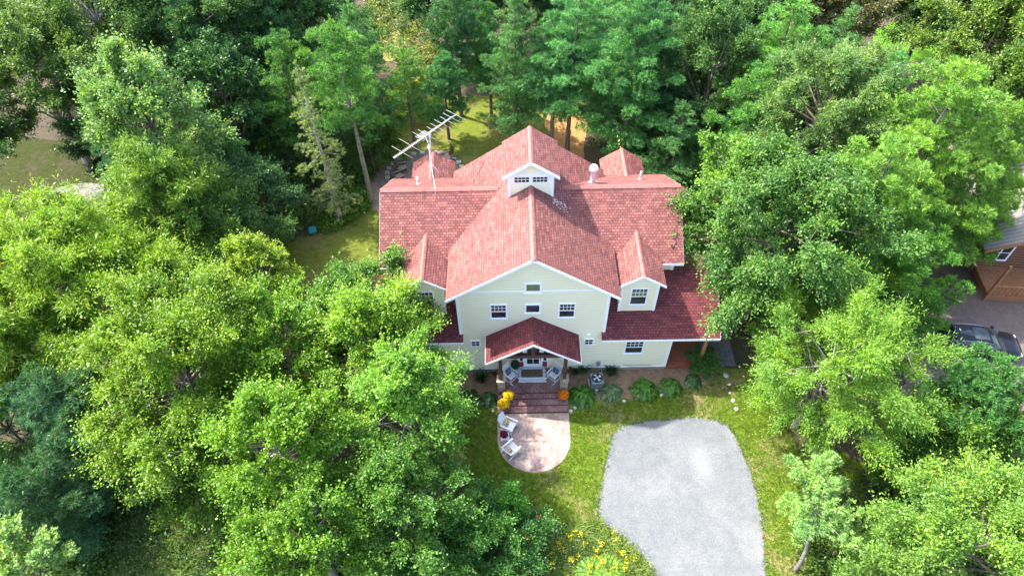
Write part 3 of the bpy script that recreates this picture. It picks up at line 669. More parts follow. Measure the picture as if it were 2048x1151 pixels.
on_chair(a2, (0, .12, .50), R_(62), M['pillow_mix'], .38, 'blue and yellow pillow on the lower white patio chair', 'floral pillows on the patio chairs')
tb = empty('side_table', (*U(1010, 874, .4)[:2], .046), R_(4), 'small white square side table between the two patio chairs', 'table')
k = MB()
for i in range(5): k.box(-.24+i*.098, -.24+i*.098+.088, -.24, .24, .43, .45)
k.build('tabletop', M['white'], tb)
for x in (-.2, .2):
    for y in (-.2, .2): MB().box(x-.02, x+.02, y-.02, y+.02, 0, .43).build('leg', M['white'], tb)
k = MB(); k.box(-.2, .2, -.215, -.2, .2, .24); k.box(-.2, .2, .2, .215, .2, .24); k.build('stretcher', M['white'], tb)
bad = make_adirondack(M['brownwood'], M['greywood'], 'brown chairs around the fire pit')
for i, (px, py, rz, lb) in enumerate([(803, 334, 100, 'brown slatted chair left of the pebble ring, farther from the house'), (795, 352, 115, 'brown slatted chair partly hidden by the left roof edge, nearest the house'), (895, 312, -60, 'brown slatted chair at the right of the pebble ring behind the rear dormer')]):
    c = part_copy_place(bad if i == 0 else copy_tree(bad), (*U(px, py, .4)[:2], .016), R_(rz), lb)
k = MB()
fc = U(850, 345); 
for rr in range(26): a = 2*math.pi*rr/26; k.box(fc[0]+3.0*math.cos(a)-.18, fc[0]+3.0*math.cos(a)+.18, fc[1]+2.4*math.sin(a)-.15, fc[1]+2.4*math.sin(a)+.15, .01, .10+.03*(rr % 3))
tag(k.build('stone_edging', M['rock'], None), 'curved pale stone edging round the pebble seating area behind the left roof', 'edging')

def leaf_arrays(P, D, Nn, Ln, Wd, fold=.0):
    """quads: long axis D, facing Nn"""
    D = D/np.linalg.norm(D, axis=1, keepdims=True); Sd = np.cross(D, Nn); Sd /= np.linalg.norm(Sd, axis=1, keepdims=True)+1e-9
    Ln = np.broadcast_to(np.asarray(Ln, float), (len(P),))[:, None]; Wd = np.broadcast_to(np.asarray(Wd, float), (len(P),))[:, None]
    V = np.empty((len(P), 4, 3)); V[:, 0] = P; V[:, 1] = P+D*Ln*.45+Sd*Wd*.5; V[:, 2] = P+D*Ln; V[:, 3] = P+D*Ln*.45-Sd*Wd*.5
    if fold: V[:, 2] -= np.array([0, 0, 1])*Ln*fold
    return V.reshape(-1, 3)
def quads(n): return np.arange(n*4).reshape(-1, 4)
def rdir(n, up=0.0):
    v = rng.normal(size=(n, 3)); v /= np.linalg.norm(v, axis=1, keepdims=True); v[:, 2] += up; return v/np.linalg.norm(v, axis=1, keepdims=True)
# potted flowers
def potted(loc, r, color, pot, label, cat, group=None, ph=.26, petals=900, name='potted_flowers'):
    e = empty(name, loc, 0, label, cat, group)
    MB().lathe((0, 0, 0), [(r*.5, 0), (r*.62, ph*.9), (r*.68, ph), (r*.6, ph), (r*.55, ph*.8)], 16).build('pot', M[pot], e)
    d = rdir(500, .4); d[:, 2] = np.abs(d[:, 2]); P = d*r*np.array([.9, .9, .75])*rng.uniform(.6, .95, (500, 1))+[0, 0, ph+.02]
    o = mesh_np('leaves', leaf_arrays(P, rdir(500, .5), rdir(500, 1), .07, .05), quads(500), M['leaf'], e); o.color = (.05, .12, .02, 1)
    d = rdir(petals, .5); d[:, 2] = np.abs(d[:, 2]); P = d*r*np.array([1, 1, .8])*rng.uniform(.88, 1.06, (petals, 1))+[0, 0, ph+.04]
    o = mesh_np('flowers', leaf_arrays(P, rdir(petals, .2)*np.array([1, 1, .4]), d, .065, .06), quads(petals), M['petal'], e); o.color = (*color, 1); return e
potted((*U(1017, 791, .5)[:2], .241), .33, (.85, .55, .01), 'darkpot', 'bushy yellow mums in a pot on an upper porch step, nearer the pier', 'flowers', 'yellow mums on the steps')
potted((*U(1008, 808, .4)[:2], .161), .34, (.85, .55, .01), 'darkpot', 'bushy yellow mums in a pot on the lower left porch steps', 'flowers', 'yellow mums on the steps')
potted((*U(1127, 790, .5)[:2], .241), .32, (.75, .22, .01), 'darkpot', 'orange and yellow mums in a pot on the right of the porch steps', 'flowers')
potted((tb.location.x-.04, tb.location.y+.02, tb.location.z+.452), .22, (.16, .005, .04), 'whitepot', 'pot of dark crimson flowers on the small white patio table', 'flowers', None, .16, 500)
t_e = empty('topiary_ball', (-1.02, -.32, .322), 0, 'round clipped green ball plant in a white pot left of the door step', 'plant')
MB().lathe((0, 0, 0), [(.13, 0), (.17, .3), (.19, .32), (.15, .32), (.14, .28)], 16).build('pot', M['whitepot'], t_e)
MB().tube([(0, 0, .3), (0, 0, .65)], .02, 6).build('stem', M['bark'], t_e)
d = rdir(2200); P = d*.27*rng.uniform(.85, 1.02, (2200, 1))+[0, 0, .85]
o = mesh_np('foliage', leaf_arrays(P, rdir(2200, .2), d, .05, .04), quads(2200), M['leaf'], t_e); o.color = (.02, .09, .03, 1)
ln = empty('lantern', (*U(1002, 797, .4)[:2], .241), .2, 'black metal lantern on the left end of the porch steps beside the yellow mums', 'lantern')
k = MB(); k.box(-.12, .12, -.12, .12, 0, .04); k.box(-.13, .13, -.13, .13, .36, .39); k.hexa([(-.13, -.13, .39), (.13, -.13, .39), (.13, .13, .39), (-.13, .13, .39), (-.03, -.03, .5), (.03, -.03, .5), (.03, .03, .5), (-.03, .03, .5)])
for x in (-.11, .11):
    for y in (-.11, .11): k.box(x-.012, x+.012, y-.012, y+.012, .04, .36)
k.build('frame', M['black'], ln); MB().lathe((0, 0, .04), [(.05, 0), (.05, .16)], 10).build('candle', M['white'], ln)
k = MB().box(-.66, .66, -.80, -.24, .505, .52); tag(k.build('doormat', M['mat']), 'dark brown coir doormat on the grey step before the front door', 'doormat')
# air conditioner
ac = empty('air_conditioner', (3.92, -1.1, .0), R_(4), 'dark grey air conditioner with a round top fan in the planting bed by the wall', 'air conditioner')
MB().box(-.38, .38, -.38, .38, .06, .78).build('body', M['acgrey'], ac, .05)
MB().box(-.45, .45, -.45, .45, .015, .06).build('base', M['rock'], ac)
k = MB(); k.lathe((0, 0, .782), [(.34, 0), (.34, .02), (.30, .02), (.30, .003)], 28); k.build('fan_ring', M['black'], ac)
k = MB()
for i in range(4):
    a = i*1.57+.5; k.poly([(.05*math.cos(a), .05*math.sin(a), .812), (.27*math.cos(a-.4), .27*math.sin(a-.4), .808), (.28*math.cos(a+.35), .28*math.sin(a+.35), .825)])
k.lathe((0, 0, .80), [(.09, 0), (.09, .03), (.03, .04)], 14); k.build('fan', M['fan'], ac)
k = MB()
for i in range(7): k.box(-.385, -.38, -.3+i*.1, -.27+i*.1, .12, .7); k.box(-.3+i*.1, -.27+i*.1, -.386, -.381, .12, .7)
k.build('grille', M['black'], ac)
# antenna
mb0 = (-5.9, 8.75, zc(8.75)); ZT = 11.9
an = empty('tv_antenna', mb0, 0, 'long white rooftop television antenna on a guyed mast above the left roof', 'antenna')
ytop = mb0[1]; TP = U(860, 268, y=ytop); H_ = TP[2]-mb0[2]
k = MB(); k.tube([(0, 0, 0), (.02, 0, H_*.5), (TP[0]-mb0[0], 0, H_+.06)], .028, 6); k.build('mast', M['metal'], an)
k = MB()
for dx, dy in ((-.55, -.1), (.9, -.3), (.35, .6)): k.tube([(0, 0, H_*.42), (dx, dy, zc(mb0[1]+dy)-mb0[2]+.02)], .015, 5)
k.build('tripod', M['metal'], an)
k = MB(); e0 = Vector((-5.42, 5.84, zc(5.84)+.03))-Vector(mb0); k.tube([(0, -.02, H_*.8), (.15, -.8, H_*.35), (.42, -2.4, ZC-mb0[2]+.08), tuple(e0)], .012, 5); k.build('cable', M['metal'], an)
zb_ = TP[2]; A = Vector(U(787, 316, zb_))-Vector(mb0); B = Vector(U(913, 229, zb_))-Vector(mb0)
A.z = H_; B.z = H_; dv = (B-A).normalized(); sdv = Vector((-dv.y, dv.x, 0)); LB = (B-A).length
k = MB(); k.bar(A, B, .03, .03); k.bar(A+(B-A)*.42+Vector((0, 0, .09)), B-(B-A)*.06+Vector((0, 0, .05)), .035, .035); k.build('boom', M['aluminium'], an)
k = MB()
for i in range(17): p = A+dv*(LB*(.01+i*.0235)); k.bar(p-sdv*.11, p+sdv*.11, .018, .02)
k.build('short_element', M['aluminium'], an)
for t, l in ((.13, .85), (.27, 1.0), (.45, .85), (.52, .75), (.62, .55), (.69, .6), (.77, .7), (.85, .62), (.92, .72), (.99, .8)):
    p = A+(B-A)*t; k = MB(); k.tube([p-sdv*l, p+sdv*l], .010, 5); k.build('element', M['aluminium'], an)
k = MB()
for i in range(7): p = A+(B-A)*(.40+i*.022)+Vector((0, 0, .1)); k.tube([p-sdv*.33, p+sdv*.33], .014, 5)
k.tube([A+(B-A)*.50+sdv*.1, A+(B-A)*.42-sdv*.6], .02, 5)
k.build('corner_reflector', M['aluminium'], an)
MB().lathe((.02, 0, H_*.72), [(.06, 0), (.08, .06), (.04, .12)], 10).build('junction_box', M['pvc'], an)
# string lights hung behind the house
sl_ = empty('string_lights', (6.5, 16, 0), 0, 'string of small glowing bulbs hung among the dark trees behind the right rear dormer', 'string lights')
pts = [U(1236, 271, 3.2), U(1238, 279, 3.0), U(1239, 286, 2.8), U(1241, 294, 2.7)]
pts2 = [U(1261, 268, 3.2), U(1278, 271, 3.0), U(1296, 274, 3.0), U(1322, 276, 3.1), U(1352, 275, 3.3)]
k = MB(); o0 = Vector((6.5, 16, 0)); k.tube([Vector(p)-o0+Vector((0, 0, .05)) for p in pts], .01, 4); k.tube([Vector(p)-o0+Vector((0, 0, .05)) for p in [pts[0]]+pts2], .01, 4); k.build('wire', M['black'], sl_)
for p in pts+pts2:
    MB().lathe(Vector(p)-o0, [(.02, 0), (.055, -.05), (.05, -.1), (.01, -.13)], 8).build('bulb', M['bulb'], sl_)
# black metal fence on the right
fe = empty('picket_fence', (*U(1738, 1080)[:2], 0), 0, 'low black metal picket fence running back through the grass on the right', 'fence')
f0 = Vector((0, 0, 0)); f1 = Vector(U(1719, 945))-Vector(U(1738, 1080)); f1.z = 0; f0 = f1*-.25; nn = 44
k = MB(); pk = MB()
for z in (.15, 1.05): k.bar(f0+Vector((0, 0, z)), f1+Vector((0, 0, z)), .03, .04)
k.build('rail', M['black'], fe)
for i in range(nn+1): p = f0+(f1-f0)*(i/nn); MB().box(p.x-.012, p.x+.012, p.y-.012, p.y+.012, 0, 1.2).build('picket', M['black'], fe)
# rocks
def rock(px, py, r, label):
    bm = bmesh.new(); bmesh.ops.create_icosphere(bm, subdivisions=2, radius=1); rr = random.Random(px)
    ks = [(Vector((rr.uniform(-1, 1), rr.uniform(-1, 1), rr.uniform(-1, 1))).normalized(), rr.uniform(.55, .85)) for _ in range(7)]
    for v in bm.verts:
        for n_, d_ in ks:
            q = v.co.dot(n_)
            if q > d_: v.co -= n_*(q-d_)
        r_ = r*.82; v.co = Vector((v.co.x*r_, v.co.y*r*.75, v.co.z*r*.5))
    me = bpy.data.meshes.new('rock'); bm.to_mesh(me); bm.free(); me.materials.append(M['rock'])
    o = bpy.data.objects.new('rock', me); col.objects.link(o); p = U(px, py); o.location = (p[0], p[1], r*.18); o.rotation_euler = (0, 0, rr.uniform(0, 3)); tag(o, label, 'rock', 'pale rocks beside the garden')
for a in [(1451, 750, .26, 'largest flat grey rock in the shade near the concrete path corner'), (1459, 769, .15, 'small pale rock just below the large flat rock'), (1460, 786, .15, 'grey rock midway down the line of stepping rocks'), (1466, 801, .17, 'white rock in the sunlit grass, second from the driveway'), (1472, 818, .18, 'bright white rock nearest the top of the gravel driveway'), (1402, 766, .15, 'bluish rock tucked against the smallest hosta'), (1424, 743, .1, 'small pale stone below the leafy shrub by the side porch'), (1141, 822, .17, 'white rock at the right foot of the porch steps'), (1150, 815, .14, 'pale rock on the bed edge just right of the steps'), (986, 822, .12, 'small rock at the left foot of the porch steps'), (957, 804, .12, 'small pale rock in the bed left of the steps'), (1248, 802, .14, 'grey stone between the two central hostas at the bed edge'), (1322, 790, .14, 'brownish stone between the round hostas')]: rock(*a)
st = empty('tree_stump', (*U(1014, 256)[:2], 0), 0, 'grey jagged tree stump in the back lawn left of the orange leaf litter', 'stump')
MB().lathe((0, 0, 0), [(.42, 0), (.27, .12), (.22, .35), (.18, .5), (.1, .42)], 9, False).build('stump_wood', M['palebark'], st)
# teal cart
tc_s = .7; tc = empty('garden_cart', (*U(628, 468)[:2], 0), .3, 'small teal plastic garden cart with a dark handle at the edge of the woods', 'cart')
MB().hexa([(-.22, -.25, .25), (.22, -.25, .25), (.22, .25, .25), (-.22, .25, .25), (-.36, -.42, .65), (.36, -.42, .65), (.36, .42, .65), (-.36, .42, .65)]).build('tub', M['teal'], tc)
k = MB(); k.tube([(-.3, .4, .6), (-.3, .75, 1.1), (.3, .75, 1.1), (.3, .4, .6)], .025, 6); k.build('handle', M['black'], tc)
for x in (-.3, .3): MB().tube([(x-.03, 0, .18), (x+.03, 0, .18)], .18, 14).build('wheel', M['black'], tc)
tc.scale = (.75, .75, .75)
# pot on the flagstone patio
pt = empty('potted_shrub', (*U(128, 412)[:2], 0), 0, 'dark leafy plant in a wide blue glazed pot on the flagstones at the far left', 'plant')
MB().lathe((0, 0, 0), [(.35, 0), (.62, .45), (.68, .5), (.6, .5), (.55, .4)], 20).build('pot', M['bluepot'], pt)
d = rdir(900, .5); P = d*.5*rng.uniform(.5, 1.1, (900, 1))+[0, 0, .75]
o = mesh_np('foliage', leaf_arrays(P, rdir(900, .3), d, .16, .08), quads(900), M['leaf'], pt); o.color = (.06, .05, .03, 1)

# ------------------------------------------------------------------ car
def make_car(loc, rz):
    c = empty('parked_car', loc, rz, 'black estate car with a glass roof panel parked on pinkish gravel under the pines', 'car')
    # body: sections along x (length 4.8), heading +X
    def loft(secs, name, m, par):
        mb = MB(); n = len(secs[0]); base = []
        for s_ in secs: base.append(len(mb.v)); mb.v += [tuple(p) for p in s_]
        for a, b in zip(base, base[1:]):
            for j in range(n-1): mb.f.append([a+j, b+j, b+j+1, a+j+1]); mb.uv.append([(0, 0)]*4); mb.sm.append(True)
        mb.f.append([base[0]+j for j in range(n)]); mb.uv.append([(0, 0)]*n); mb.sm.append(False)
        mb.f.append([base[-1]+j for j in range(n)][::-1]); mb.uv.append([(0, 0)]*n); mb.sm.append(False)
        o = mb.build(name, m, par); return o
    def sec(x, w, zb, zs_, zt, cr=.1): return [(x, -w*.92, zb), (x, -w, zb+.15), (x, -w, zs_-.1), (x, -w*.96, zs_), (x, -w*.6, zt), (x, 0, zt+.02), (x, w*.6, zt), (x, w*.96, zs_), (x, w, zs_-.1), (x, w, zb+.15), (x, w*.92, zb)]
    B_ = [(-2.4, .72, .45, .82, .86), (-2.33, .84, .3, .9, .95), (-1.9, .91, .24, .96, 1.0), (-1, .93, .2, .98, 1.02), (.6, .93, .2, .96, 1.0), (1.1, .92, .2, .92, .98), (1.8, .9, .24, .84, .9), (2.2, .82, .28, .74, .78), (2.38, .66, .4, .66, .68)]
    loft([sec(*b) for b in B_], 'body', M['carpaint'], c)
    def cab(x, w, wt, zt): return [(x, -w, .96), (x, -(w*.4+wt*.6), .96+(zt-.96)*.6), (x, -wt, zt-.04), (x, -wt*.8, zt), (x, 0, zt+.02), (x, wt*.8, zt), (x, wt, zt-.04), (x, w*.4+wt*.6, .96+(zt-.96)*.6), (x, w, .96)]
    loft([cab(-2.25, .8, .72, 1.0), cab(-1.95, .84, .66, 1.36), cab(-1.5, .86, .64, 1.46), cab(-.2, .86, .65, 1.49), cab(.4, .86, .64, 1.42), cab(1.25, .82, .74, .99)], 'cabin_glass', M['glass'], c)
    MB().hexa([(-1.92, -.60, 1.385), (.3, -.60, 1.45), (.3, .60, 1.45), (-1.92, .60, 1.385), (-1.86, -.56, 1.47), (.25, -.57, 1.505), (.25, .57, 1.505), (-1.86, .56, 1.47)]).build('roof_panel', M['carpaint'], c, .02)
    MB().box(-.75, .12, -.45, .45, 1.512, 1.52).build('sunroof', M['glass'], c)
    k = MB()
    for s in (-1, 1):
        k.tube([(-1.9, s*.66, 1.40), (-.8, s*.67, 1.50), (.25, s*.66, 1.46)], .010, 6); k.tube([(-2.0, s*.885, 1.0), (-.5, s*.90, 1.02), (1.1, s*.885, .99)], .008, 6)
    k.build('roof_rail', M['chrome'], c)
    for x in (-1.45, 1.45):
        for s in (-1, 1):
            k = MB(); k.tube([(x, s*.78, .34), (x, s*.945, .34)], .34, 24); w_ = k.build('wheel', M['tyre'], c)
            k = MB(); k.tube([(x, s*.945, .34), (x, s*.955, .34)], .12, 14)
            for a in range(5): an_ = a*1.2566; k.bar((x, s*.955, .34), (x+.23*math.cos(an_), s*.955, .34+.23*math.sin(an_)), .06, .015, (0, 1, 0))
            k.tube([(x+.235*math.cos(j*.35), s*.95, .34+.235*math.sin(j*.35)) for j in range(19)], .02, 5, False); k.build('rim', M['chrome'], w_)
    for s in (-1, 1):
        a, b = sorted((s*.5, s*.87)); MB().box(-2.4, -2.2, a, b, .78, .92).build('tail_lamp', M['redlamp'], c, .02)
        MB().box(2.1, 2.27, *sorted((s*.5, s*.82)), .64, .74).build('headlight', M['lamplens'], c, .02)
        MB().box(.75, .92, *sorted((s*.9, s*1.08)), .98, 1.1).build('mirror', M['carpaint'], c, .02)
    return c
make_car((28.05, 1.15, .016), R_(-9))

# ------------------------------------------------------------------ brown cabin on the right
cb = empty('log_cabin', (33.6, 7.2, 0), R_(-6), 'brown log cabin with a tan ribbed metal roof half hidden by the right hand pines', 'cabin')
k = MB(); k.box(-3.2, 6, 0, 9, 0, 3.6); k.poly([(-3.2, 0, 3.6), (6, 0, 3.6), (1.4, 0, 5.8)]); k.build('wall', M['logs'], cb)
k = MB()
k.slab([(1.4, -1.2, 6.0), (-4.1, -1.2, 3.35), (-4.1, 9.6, 3.35), (1.4, 9.6, 6.0)], .1); k.slab([(1.4, -1.2, 6.0), (6.9, -1.2, 3.35), (6.9, 9.6, 3.35), (1.4, 9.6, 6.0)], .1)
for i in range(len(k.uv)): k.uv[i] = [(p[0], p[1]) for p in k.uv[i]]
rr_ = k.build('roof', M['metalroof'], cb)
k = MB(); rake(k, 1.4, -4.1, 6.02, 3.37, -1.2, .25, .06); rake(k, 1.4, 6.9, 6.02, 3.37, -1.2, .25, .06); k.build('fascia', M['logwood'], rr_)
for x0, x1, z0, z1 in ((-2.7, -1.5, 1.4, 2.7), (.2, 1.9, 1.1, 2.7), (2.3, 4.0, 1.1, 2.7)):
    k = MB(); t = .1; k.box(x0-t, x1+t, -.05, 0, z1, z1+t); k.box(x0-t, x1+t, -.06, 0, z0-t, z0); k.box(x0-t, x0, -.045, 0, z0, z1); k.box(x1, x1+t, -.045, 0, z0, z1); k.box((x0+x1)/2-.03, (x0+x1)/2+.03, -.04, -.01, z0, z1); k.box(x0, x1, -.038, -.012, (z0+z1)/2-.02, (z0+z1)/2+.02)
    wn = k.build('window', M['trim'], cb); MB().box(x0, x1, -.015, -.001, z0, z1).build('pane', M['glass'], wn)
k = MB(); k.box(-3.0, 3.0, -2.6, -.01, .45, .6); k.box(-2.9, 2.9, -2.5, -.1, 0, .45); dk_ = k.build('deck', M['logwood'], cb)
k = MB(); k.bar((-3.0, -2.55, 1.5), (3.0, -2.55, 1.5), .12, .05); k.bar((3.0, -2.55, 1.5), (3.0, -.1, 1.5), .12, .05); k.bar((-3, -2.55, .75), (3, -2.55, .75), .06, .05)
for i in range(22): x = -2.95+i*.281; k.box(x-.03, x+.03, -2.57, -2.53, .6, 1.5)
k.build('railing', M['logwood'], dk_)
for x in (-3.0, 3.0): MB().box(x-.08, x+.08, -2.62, -2.46, 0, 3.4).build('post', M['logwood'], cb)
# white building far upper right
wb_ = empty('white_shed', (*U(1950, 95)[:2], 0), R_(30), 'white boarded outbuilding glimpsed between trees at the upper right', 'building')
MB().box(-1.5, 1.5, -2, 2, 0, 2.6).build('wall', M['whitewall'], wb_)
k = MB(); k.slab([(0, -2.4, 3.6), (-1.9, -2.4, 2.5), (-1.9, 2.4, 2.5), (0, 2.4, 3.6)]); k.slab([(0, -2.4, 3.6), (1.9, -2.4, 2.5), (1.9, 2.4, 2.5), (0, 2.4, 3.6)]); k.build('roof', M['pvc'], wb_)

# ------------------------------------------------------------------ vegetation
def tubes_np(segs, n=5):
    """segs: list of (list of points, list of radii) -> one mesh"""
    V = []; F = []
    for pts, rad in segs:
        pts = np.array(pts, float); base0 = len(V)//1; rings = []
        for k in range(len(pts)):
            d = pts[min(k+1, len(pts)-1)]-pts[max(k-1, 0)]; d = d/(np.linalg.norm(d)+1e-9)
            u = np.array([0, 0, 1.]) if abs(d[2]) < .95 else np.array([1., 0, 0]); r = np.cross(d, u); r /= np.linalg.norm(r)+1e-9; u = np.cross(r, d)
            rings.append(len(V))
            for j in range(n): a = 2*math.pi*j/n; V.append(pts[k]+(r*math.cos(a)+u*math.sin(a))*rad[k])
        for a, b in zip(rings, rings[1:]):
            for j in range(n): F.append((a+j, a+(j+1) % n, b+(j+1) % n, b+j))
    return np.array(V), np.array(F)
LEAF = {   # length, width, droop, jitter, up
 'oak':   (.20, .12, .1, .07, .45), 'birch': (.14, .10, .25, .05, .4), 'ash': (.30, .065, .25, .06, .35), 'maple': (.20, .16, .1, .07, .6),
 'elm': (.18, .10, .35, .05, .5), 'linden': (.20, .135, .45, .05, .5), 'chestnut': (.25, .065, .3, .06, .4), 'shrub': (.15, .09, .1, .06, .5)}
def broad(rx, rz, h, kind, seed, dens=1.0, lean=(0, 0), leafscale=1.0, open_=.12, cone=0.0):
    """trunk and limbs, and a crown of leafy sprays round the limb ends; origin at the trunk base"""
    global rng
    r = np.random.default_rng(seed); L0, W0, droop, jit, upb = LEAF[kind]; L0 *= leafscale*.80; W0 *= leafscale*.78
    zc_ = h-rz; top = np.array([lean[0], lean[1], zc_]); segs = []
    tr = [np.array([0, 0, 0]), np.array([lean[0]*.2, lean[1]*.2, zc_*.35]), top*np.array([.7, .7, .75]), top+np.array([0, 0, rz*.45])]
    r0 = .02*h+.04; segs.append((tr, [r0*1.1, r0*.75, r0*.45, r0*.1]))
    nl = int(16+rx*2.2); ends = []; phi = r.uniform(0, 6.28)
    for i in range(nl):
        zz = 1-1.62*(i+.5)/nl; a = phi+i*2.39996; s = math.sqrt(max(0, 1-zz*zz)); s *= 1-cone*max(zz, 0); d = np.array([s*math.cos(a), s*math.sin(a), zz])+r.normal(size=3)*.12*(1-cone)
        f = r.uniform(.74, 1.06); e = top+d*np.array([rx, rx, rz])*f; e[2] = max(e[2], .5)
        t0 = tr[0]*0+np.array([lean[0]*.5, lean[1]*.5, zc_*r.uniform(.5, .95)])
        if zz > .4: t0 = top+np.array([0, 0, rz*.1*r.uniform(0, 1)])
        mid = t0*.45+e*.55+np.array([0, 0, r.uniform(-.05, .12)*rz]); segs.append(([t0, mid, e], [r0*.28, r0*.13, .012])); ends.append((mid, e))
    C = []; R = []; O = []
    cr = .26*rx+.28
    for mid, e in ends:
        C.append(e); R.append(cr*r.uniform(.65, 1.0)); O.append(e-top)
        m = max(3, int(6*(rx/3.5)))
        for _ in range(m):
            t = r.uniform(.15, 1.05); o = r.normal(size=3); o /= np.linalg.norm(o); o[2] = o[2]*.7+.1
            c = mid*(1-t)+e*t+o*rx*r.uniform(.12, .34); C.append(c); R.append(cr*r.uniform(.4, .8)); O.append(c-top)
            if r.random() < .35: segs.append(([mid*(1-t)+e*t, c], [.03, .01]))
    for _ in range(int(4+rx*1.5)):
        a = r.uniform(0, 6.28); q = r.uniform(0, .5)*rx; c = top+np.array([q*math.cos(a), q*math.sin(a), rz*r.uniform(.62, .98)]); C.append(c); R.append(cr*r.uniform(.6, .9)); O.append(c-top)
    C = np.array(C); R = np.array(R); O = np.array(O)
    Pn = []; Dn = []
    for c, rad, o in zip(C, R, O):
        if r.random() < open_: continue
        nt_ = max(8, int(38*dens*(rad/.8)**1.6)); u = r.normal(size=(nt_, 3)); u /= np.linalg.norm(u, axis=1, keepdims=True)
        o = o/(np.linalg.norm(o)+1e-9); u = u+o*.45; u[:, 2] += .15; ax = o+np.array([0, 0, .45]); ax /= np.linalg.norm(ax); u = u*.85+ax*(u@ax)[:, None]*.9; un = np.linalg.norm(u, axis=1); u /= np.linalg.norm(u, axis=1, keepdims=True)
        nl_ = 15; t = (np.arange(nl_)+r.uniform(0, 1, (nt_, nl_)))/nl_; t = .12+.98*t
        ln = rad*.86*r.uniform(.5, 1.2, (nt_, 1))*np.clip(un, .6, 1.45)[:, None]; ld = r.random(nt_) < .13; ln[ld] *= 1.55; u[ld, 2] += .45; u /= np.linalg.norm(u, axis=1, keepdims=True); P = c+u[:, None, :]*(t*ln)[:, :, None]*np.array([1, 1, .78])
        P[:, :, 2] -= droop*.5*rad*(t**2); P += r.normal(size=P.shape)*jit
        D = u[:, None, :]*.8+r.normal(size=P.shape)*.55; D[:, :, 2] -= droop*1.2
        Pn.append(P.reshape(-1, 3)); Dn.append(D.reshape(-1, 3))
    P = np.concatenate(Pn); D = np.concatenate(Dn); n = len(P); Nn = r.normal(size=(n, 3))*.55; Nn[:, 2] += .9
    P[:, 2] = np.maximum(P[:, 2], .05)
    return leaf_arrays(P, D, Nn, L0*r.uniform(.7, 1.25, n), W0*r.uniform(.75, 1.2, n)), tubes_np(segs)
def pine(h, rmax, seed, bare=.3, dens=1.0, droop=0.0, full=.88, tuft=.24, top_pow=.62, bark=None, lean=(0, 0), puff=1.0):
    """white pine: whorls of near level limbs carrying puffs of needle tufts"""
    r = np.random.default_rng(seed); segs = []; r0 = .011*h+.06
    bend = r.normal(size=2)*.012*h+np.array(lean); tx = lambda z: np.array([bend[0]*(z/h)**2, bend[1]*(z/h)**2, z])
    segs.append(([tx(h*k/6) for k in range(7)], [r0*(1-.93*k/6) for k in range(7)]))
    T = []; Dr = []; z = h*bare; ph = r.uniform(0, 6.28)
    while z < h*.975:
        t = (z-h*bare)/(h*(1-bare)); prof = (min(1, (t+.12)/.3))**.6*(1-t)**top_pow
        nb = r.integers(4, 7) if t < .85 else 4; ph += .7
        for j in range(nb):
            if r.random() > full: continue
            a = ph+j*2*math.pi/nb+r.normal()*.22; Lb = rmax*max(prof, .07)*r.uniform(.45, 1.2)
            up = .12+.65*t-droop; d = np.array([math.cos(a), math.sin(a), 0]); b0 = tx(z)
            pts = [b0, b0+d*Lb*.5+[0, 0, Lb*.5*up*.6], b0+d*Lb+[0, 0, Lb*up*.85]]
            segs.append((pts, [max(.012, r0*.26*(1-t)), .018, .008])); sd_ = np.array([-d[1], d[0], 0])
            # puffs
            npf = max(2, int(Lb*1.9)); s = (np.arange(npf)+r.uniform(.2, .8, npf))/npf*.8+.22; s[-1] = 1.0
            for rep_ in range(2 if Lb > 1.2 else 1):
                for sv in s:
                    lv = 0 if (rep_ == 0 and sv > .85) else r.choice([-1, 1])*r.uniform(.25, 1)*min(.30*Lb, .22+.55*Lb*(1.08-sv)) if rep_ or r.random() < .5 else 0
                    sv = min(sv, 1.0)
                    c = b0+d*Lb*sv*(1-.1*abs(lv))+sd_*lv+np.array([0, 0, Lb*up*(.6*sv if sv < .5 else .3+.55*(2*sv-1))+r.uniform(-.06, .06)])
                    nt_ = max(4, int(11*dens)); o = r.normal(size=(nt_, 3)); o[:, 2] = np.abs(o[:, 2])*1.1-.25; o /= np.linalg.norm(o, axis=1, keepdims=True); o *= np.array([.31, .31, .20])*puff*r.uniform(.75, 1.2)*(.55+.45*min(1, Lb/2)); T.append(c+o)
                    dd = np.tile(d*.2+np.array([0, 0, .35]), (nt_, 1))+o*3.6; Dr.append(dd)
        z += r.uniform(.6, .95)*(1 if h > 9 else .62)
    T.append(tx(h)+r.normal(size=(8, 3))*np.array([.05, .05, .25])); Dr.append(np.tile([0, 0, 1.], (8, 1)))
    T = np.concatenate(T); Dr = np.concatenate(Dr); Dr /= np.linalg.norm(Dr, axis=1, keepdims=True)
    nn = 14; n = len(T); D = Dr[:, None, :]*.85+r.normal(size=(n, nn, 3))*.62; P = np.repeat(T[:, None, :], nn, 1)+r.normal(size=(n, nn, 3))*.03
    D = D.reshape(-1, 3); P = P.reshape(-1, 3); Nn = r.normal(size=P.shape)
    return leaf_arrays(P, D, Nn, tuft*r.uniform(.75, 1.2, len(P)), .036*r.uniform(.8, 1.3, len(P))), tubes_np(segs, 6)
CACHE = {}
GROUPS = {}
